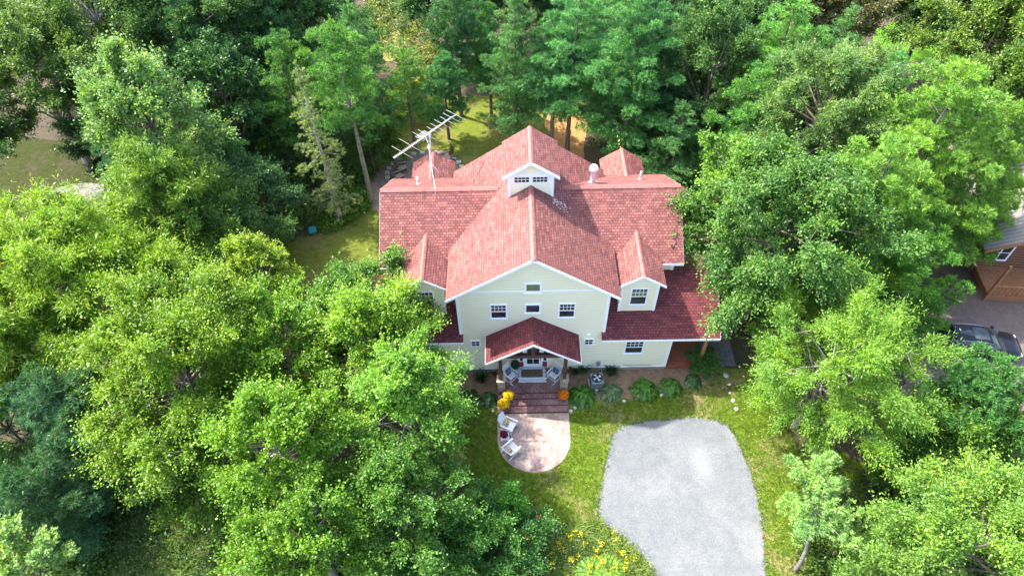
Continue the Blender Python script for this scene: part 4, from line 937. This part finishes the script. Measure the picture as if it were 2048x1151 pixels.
def plant_tree(kind, label, loc, rz, color, key, gen, name, cat='tree', group='trees round the house', scale=(1, 1, 1), bark='bark', leafmat='leaf'):
    if key not in CACHE:
        (lv, (tv, tf)) = gen(); e = empty(name, loc, rz, label, cat, group)
        a = mesh_np('crown', lv, quads(len(lv)//4), M[leafmat], e); b = mesh_np('trunk', tv, tf, M[bark], e, smooth=True); CACHE[key] = (a.data, b.data)
    else:
        e = empty(name, loc, rz, label, cat, group)
        a = bpy.data.objects.new('crown', CACHE[key][0]); col.objects.link(a); a.parent = e
        b = bpy.data.objects.new('trunk', CACHE[key][1]); col.objects.link(b); b.parent = e
    g_ = (1.22, 1.34, 1.25) if leafmat == 'leaf' else (1.38, 1.48, 1.2); a.color = (color[0]*g_[0], color[1]*g_[1], color[2]*g_[2], 1); e.scale = scale; return e
def BT(kind, label, cx, cy, zc_, rx, rz, color, seed, dens=1.0, ls=1.0, key=None, bark='bark', lean=(0, 0), name=None, cat='tree', open_=.12, cone=0.0, group='trees round the house'):
    """broad leaved tree whose crown centre is seen at photo pixel cx, cy"""
    p = U(cx, cy, zc_); nm = name or {'oak': 'oak_tree', 'birch': 'birch_tree', 'ash': 'ash_tree', 'maple': 'maple_tree', 'elm': 'elm_tree', 'linden': 'linden_tree', 'chestnut': 'chestnut_tree', 'shrub': 'shrub'}[kind]
    k = key or ('b', label)
    return plant_tree(kind, label, (p[0]-lean[0], p[1]-lean[1], 0), (seed*1.7) % 6.28 if key else 0, color, k, lambda: broad(rx, rz, zc_+rz, kind, seed, dens, lean, ls, open_, cone), nm, cat, group, bark=bark)
def PT(label, apex, base, h, r, color, seed, bare=.3, key=None, dens=1.0, bark='bark', name='pine_tree', full=.88, scale=None, tuft=.24, top_pow=.62, droop=0.0, lean=(0, 0), puff=1.0, group='pines round the house'):
    """pine: located by its base pixel, or by its apex pixel at height h"""
    if base: p = U(*base); 
    else: p = U(apex[0], apex[1], h)
    if base and apex: h = U(apex[0], apex[1], y=p[1])[2]
    k = key or ('p', label); sc = (1, 1, 1)
    if key: sc = (r/key[2], r/key[2], h/key[1])
    hh, rr = (key[1], key[2]) if key else (h, r)
    return plant_tree('pine', label, (p[0], p[1], 0), 0 if lean != (0, 0) else (seed*2.3) % 6.28, color, k, lambda: pine(hh, rr, seed, bare, dens, droop, full, tuft, top_pow, None, lean, puff), name, 'tree', group, sc, bark, 'needle')
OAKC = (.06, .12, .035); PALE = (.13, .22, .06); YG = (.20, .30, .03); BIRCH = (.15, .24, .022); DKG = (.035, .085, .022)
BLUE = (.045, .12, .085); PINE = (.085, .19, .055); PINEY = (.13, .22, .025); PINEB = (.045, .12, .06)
# --- upper left
BT('oak', 'broad oak filling the far upper left corner, with bare grey limbs', 60, 140, 9.5, 4.8, 4.4, (.12, .19, .05), 11, bark='paletwig', open_=.32)
BT('oak', 'tall oak at the top left behind the pale maple', 200, 50, 10, 5.4, 5.0, (.105, .18, .05), 12, bark='paletwig', open_=.3)
BT('oak', 'dark oak standing right of the tallest top left oak', 375, 70, 9.5, 4.6, 4.6, (.09, .17, .055), 13, bark='paletwig', open_=.18)
BT('oak', 'oak at the top edge left of centre, before pale gaps', 485, 10, 10, 4.6, 4.6, (.07, .15, .05), 14, bark='palebark', open_=.25)
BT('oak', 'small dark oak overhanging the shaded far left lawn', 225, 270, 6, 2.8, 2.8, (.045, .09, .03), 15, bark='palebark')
BT('maple', 'pale green maple with an upright ragged top, upper left', 310, 265, 10, 3.4, 5.2, (.17, .27, .09), 16, 1.2, cone=.55, name='maple_tree')
PT('blue green pine left of the pale maple, above the flagstones', (222, 265), None, 9.5, 3.5, (.07, .17, .11), 17, .1)
BT('ash', 'feathery yellow green tree in front of the pale maple', 350, 425, 7.2, 3.7, 4.2, (.14, .23, .035), 18, 1.1, cone=.4)
BT('maple', 'dark maple in the shade right of the pale maple', 450, 200, 8, 2.8, 4.2, (.05, .12, .04), 19)
BT('elm', 'dull green bushy tree at the woods edge left of the side lawn', 505, 400, 4.0, 2.7, 2.6, (.07, .15, .06), 20, 1.1)
BT('shrub', 'dark shrub below the dull green bushy tree', 440, 340, 3, 2.2, 2.2, (.035, .08, .03), 21)
BT('maple', 'small bright green maple in the gap between the dark maples', 470, 270, 4.5, 1.7, 2.5, (.09, .17, .02), 22)
BT('oak', 'oak standing just outside the left edge beside the shaded lawn', -250, 330, 9, 4.5, 4.5, OAKC, 96)
BT('oak', 'second oak outside the left edge, shading the far left lawn', -170, 250, 10, 4.6, 4.2, OAKC, 97)
# --- left foreground
BT('ash', 'large yellow green ash on the left side, lit brightest on its left', 130, 560, 8, 4.6, 4.2, YG, 23, 1.15, cone=.35)
BT('ash', 'yellow green ash joining the right flank of the large left one', 270, 590, 7, 3.2, 3.4, (.17, .27, .02), 24, 1.1)
BT('ash', 'yellow green ash cut by the left edge of the photo', 20, 690, 6.5, 3.2, 3.6, (.19, .28, .03), 25, 1.1)
BT('elm', 'dark green tree between the yellow ash and the narrow yellow tree', 440, 500, 4.5, 3.3, 3.2, (.06, .13, .03), 26, 1.1)
BT('birch', 'narrow yellow green tree beside the side lawn', 522, 558, 6.0, 1.9, 3.4, (.20, .28, .03), 27, 1.2, 1.15, cone=.5)
BT('elm', 'green elm with drooping arched twigs against the left roof', 714, 622, 5.8, 2.9, 2.5, (.10, .20, .035), 28, 1.15)
BT('birch', 'broad light green birch in the centre of the left foreground', 360, 730, 7.5, 4.6, 4.2, BIRCH, 29, 1.1, 1.1, bark='palebark', cone=.35)
BT('birch', 'light green birch hiding the left corner of the house', 745, 680, 6.5, 3.4, 3.2, (.17, .28, .03), 30, 1.15, 1.1, bark='palebark', cone=.35)
BT('birch', 'bright birch between the centre birch and the one by the house', 545, 700, 6.2, 3.1, 3.0, (.14, .25, .025), 31, 1.1, 1.1, bark='palebark', cone=.35)
BT('birch', 'round pale green birch nearest the left side of the patio', 810, 820, 7.0, 3.0, 3.4, (.15, .28, .04), 32, 1.2, 1.1, bark='palebark', cone=.35)
BT('birch', 'tall birch below the centre birch, at the bottom left of centre', 560, 900, 7.5, 3.1, 3.8, (.13, .24, .02), 33, 1.15, 1.1, bark='palebark', cone=.35)
BT('birch', 'birch at the bottom edge directly left of the rowan bush', 800, 1010, 5.0, 2.9, 3.2, (.085, .18, .03), 34, 1.15, 1.1, bark='palebark', cone=.35)
BT('birch', 'birch cut by the bottom edge, below the tall bottom birch', 620, 1080, 6.0, 3.0, 3.4, (.11, .21, .02), 35, 1.15, 1.1, bark='palebark')
BT('birch', 'dark drooping birch on the lower left beside the tall grass', 400, 930, 4.5, 2.6, 2.8, (.09, .17, .02), 36, 1.1, 1.1, bark='palebark')
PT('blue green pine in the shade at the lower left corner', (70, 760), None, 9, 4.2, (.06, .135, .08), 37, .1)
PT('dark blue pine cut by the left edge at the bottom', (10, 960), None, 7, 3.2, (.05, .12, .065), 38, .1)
BT('shrub', 'green shrub between the blue pines at the left edge', 20, 860, 3.5, 2.6, 2.6, (.07, .15, .03), 99)
BT('ash', 'yellow green ash skirting the blue pine at the left edge', 60, 700, 5.5, 2.4, 2.6, (.18, .28, .03), 100)
BT('shrub', 'pale round leaved shrub poking up at the bottom left corner', 40, 1150, 6.5, 1.6, 1.6, (.20, .30, .09), 39, 1.1, 1.3)
BT('shrub', 'green rowan shrub with orange red berries below the patio lawn', 985, 1075, 2.0, 2.4, 1.9, (.07, .17, .035), 40, 1.2, name='rowan_shrub', cat='shrub')
BT('shrub', 'rowan shrub with red berries at the bottom edge', 905, 1140, 1.8, 2.2, 1.8, (.06, .15, .03), 41, 1.2, name='rowan_shrub', cat='shrub')
BT('shrub', 'slender bright green sapling rising above the rowan shrub', 1017, 1010, 2.6, .7, 1.4, (.09, .24, .03), 42, 1.2, name='sapling')
# --- behind the house, left of centre
KP = ('P', 15, 3.6); KQ = ('Q', 11, 2.8); KR = ('R', 16, 3.8)
PT('tall pine left of the bare spruce with a pointed pale top', (560, 65), (632, 350), 0, 3.5, PINE, 50, .25)
PT('tall pine with a long bare trunk beside the brown chairs', (705, 50), (745, 405), 14.6, 3.5, (.10, .22, .06), 51, .50, bark='palebark', dens=1.1)
PT('pine crowded between the two tallest pines behind the left roof', (640, 100), (668, 330), 0, 2.2, (.10, .20, .03), 52, .4)
PT('soft pale pine above the sunlit clearing', (800, 90), None, 9.5, 2.5, (.12, .23, .07), 53, .4)
PT('half bare grey green spruce with dead lower twigs', (608, 135), (682, 440), 14, 1.9, (.17, .22, .11), 54, .12, name='spruce_tree', full=.8, bark='paletwig', dens=.6, tuft=.2, droop=.7)
PT('small pine on the back lawn right behind the antenna', (885, 108), (898, 278), 7.8, 2.35, (.065, .18, .08), 55, .28, dens=1.15)
PT('straight dark pine at the right edge of the back lawn', (982, 10), (983, 232), 11, 2.2, (.06, .17, .06), 56, .32, dens=1.1)
PT('dark pine at the top edge above the small lawn pine', (900, -40), None, 12, 3.0, (.05, .13, .06), 57, .35)
PT('thin pale trunked pine just left of the orange leaf litter', (1090, 30), (1103, 285), 14, 3.4, (.08, .21, .09), 58, .33, bark='palebark', dens=1.1)
PT('large layered blue green pine rising above the monitor roof', (1140, -20), (1134, 300), 15, 4.7, (.095, .24, .11), 59, .30, dens=1.2)
PT('large dark layered pine behind the right rear dormer', (1240, -20), (1240, 335), 0, 4.9, (.08, .21, .085), 60, .18, dens=1.25)
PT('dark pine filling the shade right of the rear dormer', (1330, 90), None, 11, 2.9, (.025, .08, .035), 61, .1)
BT('oak', 'dark leafy oak between the layered pine and the pale pines', 1425, 150, 8.5, 3.1, 5.0, (.075, .15, .045), 62, 1.1)
# --- right side
PT('pale green pine with upswept tips at the top right of centre', (1600, 0), None, 14, 4.7, (.13, .28, .08), 63, .12, dens=1.25, puff=1.15)
PT('light green pine left of the chestnut, above the linden', (1530, 130), None, 12, 4.0, (.11, .25, .07), 64, .12, dens=1.1)
BT('chestnut', 'olive chestnut with clustered narrow leaves, right of the light pine', 1640, 230, 10, 3.3, 4.0, (.13, .21, .065), 65, 1.4, open_=.0)
BT('chestnut', 'olive chestnut top by the lush green lawn', 1715, 200, 9.5, 2.4, 3.2, (.14, .21, .06), 66, 1.4, open_=.0)
PT('blue green pine spire right of the olive chestnuts', (1800, 110), None, 13.5, 3.4, (.11, .25, .09), 67, .12, dens=1.15)
PT('large yellow green pine over the cabin roof', (1930, 130), None, 15.5, 5.6, (.155, .275, .06), 68, .15, dens=1.35, bark='palebark', key=('Y', 15.5, 5.6))
PT('great yellow green pine with bright tufts left of the cabin', (1800, 290), None, 13.5, 5.0, (.15, .27, .06), 69, .12, dens=1.35, puff=1.2, bark='palebark')
PT('green pine under the great yellow one, hanging over the car', (1880, 480), None, 9.5, 4.4, (.08, .19, .035), 70, .15, dens=1.3, bark='palebark')
PT('yellow green pine cut by the right edge above the cabin', (2050, 210), None, 13.5, 4.0, (.15, .26, .06), 71, .2, dens=1.25, bark='palebark')
PT('low yellow green pine in front of the cabin wall', (2035, 350), None, 8.0, 2.5, (.15, .26, .04), 98, .12, dens=1.2)
BT('linden', 'big dark green linden covering the right end of the house', 1555, 465, 8.2, 4.6, 4.9, (.09, .18, .04), 72, 1.3, .9)
BT('linden', 'bright topped linden limb reaching over the right roof ridge', 1475, 360, 9.5, 2.1, 2.4, (.13, .24, .03), 73, 1.1)
BT('chestnut', 'yellow green willow like tree at the right of the gravel driveway', 1660, 740, 6.0, 4.0, 4.2, (.15, .26, .035), 74, 1.3, .85, bark='palebark', open_=.2)
PT('young pale blue green pine on a leaning bare trunk by the driveway', None, (1590, 1140), 6.2, 2.25, (.19, .31, .12), 75, .52, dens=1.25, bark='palebark', name='young_pine', tuft=.19, top_pow=.45, lean=tuple((U(1640, 925, 6.2)-U(1590, 1140))[:2]))
BT('shrub', 'bushy green oak thicket below the parked car', 1940, 890, 3.0, 2.9, 2.8, (.10, .19, .03), 76, 1.15, 1.2, cone=.35)
BT('shrub', 'low dark thicket beside the black fence', 1840, 940, 1.8, 2.2, 1.8, (.06, .13, .02), 77, 1.1, 1.1)
PT('green pine reaching in from the right edge over the car bonnet', (2015, 735), None, 8.5, 3.4, (.06, .16, .05), 78, .12, dens=1.2)
BT('oak', 'yellow tipped oak at the bottom right corner', 1960, 1080, 6.5, 3.2, 3.0, (.15, .25, .045), 79, 1.3, .8)
PT('pale pine at the bottom edge right of the black fence', (1870, 1060), None, 7.0, 2.8, (.15, .26, .08), 80, .12, dens=1.2)
BT('oak', 'pale green oak top at the bottom edge right of the young pine', 1790, 1200, 4.5, 2.0, 2.2, (.13, .22, .05), 81, 1.2, .8)
BT('maple', 'yellowish green maple in the top right corner', 1990, 70, 9, 4.2, 4.0, (.13, .20, .045), 82, 1.0)
BT('maple', 'green maple below the top right corner one', 2030, 190, 8.5, 3.0, 3.2, (.10, .17, .04), 83, 1.0)
BT('shrub', 'golden yellow shrub at the end of the back lawn', 815, 195, 1.8, 1.6, 1.6, (.36, .36, .02), 84, 1.1)
BT('shrub', 'green shrub beside the bare pine trunk by the back lawn', 765, 275, 2.0, 1.9, 2.0, (.12, .20, .03), 85, 1.0)
BT('shrub', 'dark leafy shrub on the left bank of the pebble ring', 740, 300, 2.2, 1.6, 1.8, (.05, .11, .02), 86)
BT('shrub', 'dark shrub in the shade right of the right rear dormer', 1340, 320, 1.2, 2.6, 1.3, (.035, .065, .025), 87)
BT('shrub', 'green leafy shrub by the side porch post', 1408, 726, .6, .75, .7, (.06, .14, .03), 88, 1.3, .8)
# --- background rows: copies of a few kinds
bgl = [(30, -30, 'o'), (130, -60, 'p'), (250, -50, 'o'), (330, -20, 'p'), (420, -70, 'o'), (520, -40, 'p'), (600, -10, 'o'), (680, -60, 'p'), (700, 10, 'p'), (880, -110, 'o'), (950, -60, 'p'),
       (1030, -20, 'p'), (1040, -100, 'o'), (1120, -70, 'p'), (1210, -80, 'p'), (1310, -30, 'p'), (1380, 30, 'p'), (1350, -80, 'o'), (1430, -60, 'p'), (1490, 60, 'p'), (1480, -40, 'o'), (1540, -50, 'c'), (1640, -50, 'c'), (1700, 20, 'p'),
       (1690, -70, 'c'), (1880, -80, 'o'), (1960, -60, 'o'), (2060, -10, 'o'), (2080, 60, 'p'), (1500, 250, 'p'), (1620, 340, 'p'), (1700, 430, 'p'), (1370, 210, 'p'), (480, 150, 'p'), (420, 250, 'p')]
hints = {}
for i, (px, py, kd) in enumerate(bgl):
    side = 'far left' if px < 350 else 'left of centre' if px < 800 else 'centre' if px < 1250 else 'right of centre' if px < 1700 else 'far right'
    row = 'cut by the top edge' if py < 0 else 'in the upper rows of the wood' if py < 120 else 'deep in the shaded wood'
    if kd == 'p':
        c = [(.05, .13, .06), (.07, .17, .065), (.085, .19, .08)][i % 3]; key = [KP, KQ, KR][i % 3]
        h = [14, 10.5, 13][i % 3] if py < 120 else 8.5
        PT('dark green pine %s, %s' % (row, side), (px, py), None, h, [3.4, 2.7, 3.3][i % 3], c, 90+i, .12, key=key, group='pines %s, %s' % (row, side))
    else:
        c = [(.07, .15, .05), (.10, .18, .05), (.07, .14, .06)][i % 3] if kd == 'o' else (.22, .20, .09)
        BT('oak', ('rusty tinged tree %s, %s' if kd == 'c' else 'leafy green tree %s, %s') % (row, side), px, py+60, 8, 3.8, 4, c, 90+i, .9, 1.1, key=('bo', i % 3), name='oak_tree', group='leafy trees %s, %s' % (row, side))
# berries
bp = U(985, 1060, 3.0); 
for nm, cc, rr_, n_ in (('rowan_berries', bp, 1.9, 8),):
    P = np.array(cc)+rng.normal(size=(n_, 3))*np.array([1.2, .9, .25])+[0, 0, .3]
    Q = np.repeat(P, 14, 0)+rng.normal(size=(n_*14, 3))*.05
    o = mesh_np('berry_clusters', leaf_arrays(Q, rdir(len(Q)), rdir(len(Q)), .06, .06), quads(len(Q)), M['petal']); o.color = (.38, .07, .02, 1); tag(o, 'orange red berry clusters on the rowan shrub', 'berries', None, 'stuff')
# hostas: rosettes of broad arching leaves
def hosta(px, py, r, color, label, seed, edge=False):
    r *= 1.14
    g_ = np.random.default_rng(seed); p = U(px, py, .25); n = 90; e = empty('hosta', (p[0], p[1], 0), 0, label, 'plant', 'hostas along the front wall'); V = []; F = []
    for i in range(n):
        a = i*2.39996; t = (i/n)**.6; el = 1.25-1.1*t; rr = r*(.15+.78*t)*g_.uniform(.85, 1.12); d = np.array([math.cos(a), math.sin(a), 0]); s = np.array([-d[1], d[0], 0])
        hh = (.55*r+.12)*(1-.75*t**1.6)*g_.uniform(.7, 1.2); L_ = (.34+.1*g_.random())*(.6+.5*r); w_ = .115*(.6+.5*r)
        b = d*(rr-L_*.6)+[0, 0, hh]; dn = np.array([0, 0, 1.]); d = d+np.array([0, 0, g_.uniform(-.5, .35)]); d /= np.linalg.norm(d)
        pts = [b, b+d*L_*.5*math.cos(.2)+s*w_+dn*.02, b+d*L_-dn*L_*.4*(.4+t), b+d*L_*.5-s*w_+dn*.02]
        m_ = b+d*L_*.5-dn*.02; k = len(V); V += [pts[0], pts[1], pts[2], m_, pts[3]]; F += [(k, k+1, k+2, k+3), (k, k+3, k+2, k+4)]
    o = mesh_np('foliage', np.array(V), np.array(F), M['leaf'], e); o.color = (*color, 1)
hosta(1165, 790, .80, (.07, .20, .02), 'biggest leafy green hosta right beside the porch steps', 1)
hosta(1220, 782, .68, (.13, .22, .10), 'pale striped hosta below the air conditioner', 2)
hosta(1289, 778, .82, (.07, .20, .02), 'large round dark green hosta in the middle of the bed', 3)
hosta(1341, 772, .66, (.07, .19, .025), 'dark green hosta just right of the largest middle one', 4)
hosta(1386, 760, .50, (.06, .15, .05), 'smallest variegated hosta at the right end of the bed', 5)
hosta(976, 796, .52, (.06, .14, .05), 'variegated hosta left of the porch steps in shade', 6)
hosta(940, 790, .5, (.03, .09, .02), 'dark hosta farther left of the steps against the birch', 7)
# grassy daylily clumps
def blades(name, centers, n, L_, w_, color, spread, label, cat=None, group=None, kind=None, seed=3, lean=.8, parent=None):
    g_ = np.random.default_rng(seed); C = np.repeat(np.array(centers, float), n, 0); m = len(C)
    a = g_.uniform(0, 6.28, m); d = np.stack([np.cos(a), np.sin(a), np.zeros(m)], 1); s = np.stack([-np.sin(a), np.cos(a), np.zeros(m)], 1)
    B = C+d*g_.uniform(0, spread, (m, 1)); Ls = L_*g_.uniform(.6, 1.2, (m, 1)); l = lean*g_.uniform(.3, 1.1, (m, 1)); up = np.array([0, 0, 1.])
    V = np.empty((m, 6, 3)); V[:, 0] = B-s*w_/2; V[:, 1] = B+s*w_/2; M1 = B+d*Ls*l*.3+up*Ls*.6; V[:, 2] = M1+s*w_/2; V[:, 3] = M1-s*w_/2; T = B+d*Ls*l*.85+up*Ls*(.85-.35*l); V[:, 4] = T+s*w_*.1; V[:, 5] = T-s*w_*.1
    I = np.arange(m)[:, None]*6; F = np.concatenate([I+[0, 1, 2, 3], I+[3, 2, 4, 5]], 0)
    o = mesh_np(name, V.reshape(-1, 3), F, M['leaf'], parent); o.color = (*color, 1); tag(o, label, cat, group, kind); return o
for x, y, lb in ((1150, 742, 'dark grassy plant left of the air conditioner at the wall'), (1168, 738, 'dark grassy plant against the wall behind the air conditioner'), (1222, 745, 'short grassy plant right of the air conditioner'), (963, 760, 'dark arching grass left of the porch under the wall')):
    p = U(x, y); blades('grass_clump', [p], 150, .75, .03, (.035, .085, .02), .3, lb, 'plant', 'grassy plants along the wall', seed=int(x))
# tall grass and wildflowers at the bottom
def region(poly, n, seed):
    g_ = np.random.default_rng(seed); P = np.array(PX(*poly)); lo, hi = P.min(0), P.max(0); out = []
    while len(out) < n:
        q = lo+(hi-lo)*g_.random((n*2, 2)); c = np.zeros(len(q), bool); j = len(P)-1
        for i in range(len(P)):
            with np.errstate(divide='ignore', invalid='ignore'):
                cond = ((P[i, 1] > q[:, 1]) != (P[j, 1] > q[:, 1])) & (q[:, 0] < (P[j, 0]-P[i, 0])*(q[:, 1]-P[i, 1])/(P[j, 1]-P[i, 1]+1e-12)+P[i, 0])
            c ^= cond; j = i
        out += list(q[c])
    q = np.array(out[:n]); return np.c_[q, np.zeros(n)+.01]
blades('tall_grass', region([(270, 1040), (520, 1020), (560, 1160), (560, 1240), (230, 1240)], 900, 5), 26, .95, .028, (.11, .18, .03), .25, 'tall arching meadow grass in the lower left clearing', kind='stuff', seed=6, lean=1.1)
blades('daylily_grass', region([(1040, 1060), (1200, 1050), (1290, 1130), (1330, 1240), (1020, 1240)], 420, 7), 24, .75, .028, (.13, .21, .03), .2, 'arching grassy daylily leaves below the front lawn', kind='stuff', seed=8, lean=1.1)
W_ = region([(1060, 1080), (1230, 1060), (1290, 1120), (1320, 1240), (1050, 1240)], 70, 9); W_ = np.repeat(W_, 22, 0)+rng.normal(size=(70*22, 3))*[.09, .09, .05]+[0, 0, .75]
o = mesh_np('wildflowers', leaf_arrays(W_, rdir(len(W_)), rdir(len(W_), 1), .06, .06), quads(len(W_)), M['petal']); o.color = (.55, .50, .03, 1); tag(o, 'yellow goldenrod heads among the grass at the bottom edge', kind='stuff')
for x, y in ((1215, 1145), (1180, 1150)):
    p = U(x, y); e = empty('fern', (p[0], p[1], 0), 0, 'bright green sumac rosette at the bottom edge, %s' % ('right one of the pair' if x > 1200 else 'left one of the pair'), 'plant')
    P = []; D = []
    for i in range(12):
        a = i*.5236; d = np.array([math.cos(a), math.sin(a), .0]); s = np.array([-d[1], d[0], 0])
        for j in range(16):
            t = j/16; c = d*(.1+.7*t)+np.array([0, 0, .5+.45*t-.5*t*t])
            for q in (-1, 1): P.append(c); D.append(s*q+d*.5-np.array([0, 0, .2]))
    o = mesh_np('frond', leaf_arrays(np.array(P), np.array(D), np.tile([0, 0, 1.], (len(P), 1)), .2, .06), quads(len(P)), M['leaf'], e); o.color = (.16, .32, .03, 1)
# lawn blades: short tufts that give the turf its nap
LB_ = [(905, 800), (960, 815), (1000, 960), (1140, 955), (1140, 830), (1250, 800), (1450, 760), (1560, 800), (1620, 930), (1700, 920), (1760, 960), (1730, 1200), (1540, 1200), (1524, 1050), (1465, 858), (1425, 836), (1240, 850), (1200, 1000), (1200, 1050), (1330, 1200), (1250, 1150), (1150, 1070), (1030, 1020), (940, 990)]
q = region([(905, 800), (1000, 815), (1140, 830), (1250, 800), (1450, 760), (1560, 800), (1620, 930), (1700, 920), (1760, 960), (1730, 1200), (1250, 1200), (1150, 1070), (1030, 1020), (940, 990)], 40000, 10)
dp = np.array(smooth_poly(DRIVE, 1)); dc = dp.mean(0)
def inside(q, P):
    c = np.zeros(len(q), bool); j = len(P)-1
    for i in range(len(P)): c ^= ((P[i, 1] > q[:, 1]) != (P[j, 1] > q[:, 1])) & (q[:, 0] < (P[j, 0]-P[i, 0])*(q[:, 1]-P[i, 1])/(P[j, 1]-P[i, 1]+1e-12)+P[i, 0]); j = i
    return c
q = q[~inside(q, dc+(dp-dc)*.99) & ~((np.abs(q[:, 0]) < 2.16) & (q[:, 1] > -4.7)) & ~(np.hypot(q[:, 0], q[:, 1]+4.7) < 2.14)]
blades('lawn_grass', q, 3, .09, .018, (.095, .165, .014), .08, 'short mown grass blades of the front lawn', kind='stuff', seed=11, lean=.7)
# undergrowth of the wood floor: low leafy cover
def cover(name, poly, n, color, label, seed, size=.16, hz=.5):
    c = region(poly, n//30, seed); g_ = np.random.default_rng(seed); hs = g_.uniform(.15, 1, len(c))*hz
    P = np.repeat(c, 30, 0)+g_.normal(size=(len(c)*30, 3))*[.28, .28, .08]; P[:, 2] = np.abs(P[:, 2])+np.repeat(hs, 30)*g_.uniform(.2, 1, len(P))
    o = mesh_np(name, leaf_arrays(P, rdir(len(P), -.1), rdir(len(P), 1.2), size*g_.uniform(.6, 1.3, len(P)), size*.6), quads(len(P)), M['leaf']); o.color = (*color, 1); tag(o, label, kind='stuff')
cover('undergrowth', [(-100, 900), (300, 880), (560, 980), (1000, 1000), (1060, 1060), (1040, 1260), (-100, 1260)], 170000, (.06, .14, .025), 'dark leafy undergrowth along the bottom left', 12, .16, .9)
cover('undergrowth', [(280, 60), (760, 60), (740, 200), (760, 300), (735, 400), (600, 460), (540, 520), (260, 480)], 110000, (.08, .18, .03), 'leafy ground cover under the left wood', 13, .2, .7)
cover('undergrowth', [(1180, 60), (1700, 60), (1800, 500), (1520, 720), (1480, 640), (1420, 380), (1300, 330), (1190, 310)], 90000, (.06, .14, .03), 'leafy ground cover under the right wood', 14, .2, .7)
cover('undergrowth', [(1600, 940), (1700, 1000), (1740, 940), (1800, 830), (2060, 960), (2100, 1260), (1600, 1260)], 50000, (.07, .14, .025), 'leafy cover under the lower right trees', 15, .16, .6)
cover('undergrowth', [(-300, -60), (2400, -60), (2400, 40), (1900, 30), (1000, 60), (300, 100), (-300, 200)], 120000, (.06, .12, .03), 'leafy cover of the far wood along the top edge', 16, .3, 1.0)
cover('bank_plants', [(640, 450), (690, 380), (730, 390), (735, 415), (700, 440), (650, 465)], 14000, (.08, .20, .02), 'bright green leafy plants on the bank beside the side lawn', 17, .18, .6)

cover('meadow_brush', [(735, -80), (840, -80), (840, 40), (900, 110), (860, 170), (800, 150), (740, 80)], 16000, (.17, .22, .04), 'golden meadow brush in the sunlit clearing at the top', 18, .2, .9)
cover('tall_weeds', [(1040, 1075), (1150, 1070), (1240, 1090), (1300, 1140), (1320, 1240), (1030, 1240)], 9000, (.16, .24, .04), 'leafy green weeds among the grass below the front lawn', 19, .12, .55)
# loose stones: over the drive and spilling past its edge
g_ = np.random.default_rng(21); q = []
dl = list(dp)+[dp[0]]
for a, b in zip(dl, dl[1:]):
    n_ = int(np.hypot(*(np.array(b)-a))*26); t = g_.random((n_, 1)); q.append(np.array(a)*(1-t)+np.array(b)*t+g_.normal(size=(n_, 2))*.16)
q = np.concatenate(q); z0 = np.full((len(q), 1), .02); P = np.c_[q, z0]; sz = g_.uniform(.015, .045, len(P))
Vv = P[:, None, :]+np.array([[1, 0, 0], [0, 1, 0], [-1, 0, 0], [0, -1, 0], [0, 0, .9]])[None]*sz[:, None, None]*g_.uniform(.6, 1.3, (len(P), 5, 1))
I = np.arange(len(P))[:, None]*5; Fq = np.concatenate([I+[0, 1, 4], I+[1, 2, 4], I+[2, 3, 4], I+[3, 0, 4]], 0)
tag(mesh_np('loose_gravel', Vv.reshape(-1, 3), Fq, plain('loose stone', (.22, .225, .23), .85, .3, 9), k=3), 'loose stones along the edge of the gravel driveway', kind='stuff')
# grass creeping over the driveway edge
e_ = []
for a, b in zip(dl, dl[1:]):
    n_ = int(np.hypot(*(np.array(b)-a))*16); t = g_.random((n_, 1)); e_.append(np.array(a)*(1-t)+np.array(b)*t+g_.normal(size=(n_, 2))*.09)
e_ = np.concatenate(e_); e_ = e_[g_.random(len(e_)) < .8]
blades('edge_grass', np.c_[e_, np.zeros(len(e_))+.01], 4, .11, .02, (.095, .165, .014), .09, 'ragged grass tufts along the driveway edge', kind='stuff', seed=22, lean=.9)
# fallen leaves on the lawn and patio
q = region([(905, 800), (1560, 740), (1700, 900), (1540, 1150), (1150, 1100), (940, 990)], 420, 23); q[:, 2] = .05; q = q[~inside(q, dp)]
o = mesh_np('fallen_leaves', leaf_arrays(q, rdir(len(q))*[1, 1, .1], rdir(len(q), 3), .08, .06), quads(len(q)), M['petal']); o.color = (.45, .33, .12, 1); tag(o, 'scattered dry fallen leaves on the front lawn', kind='stuff')
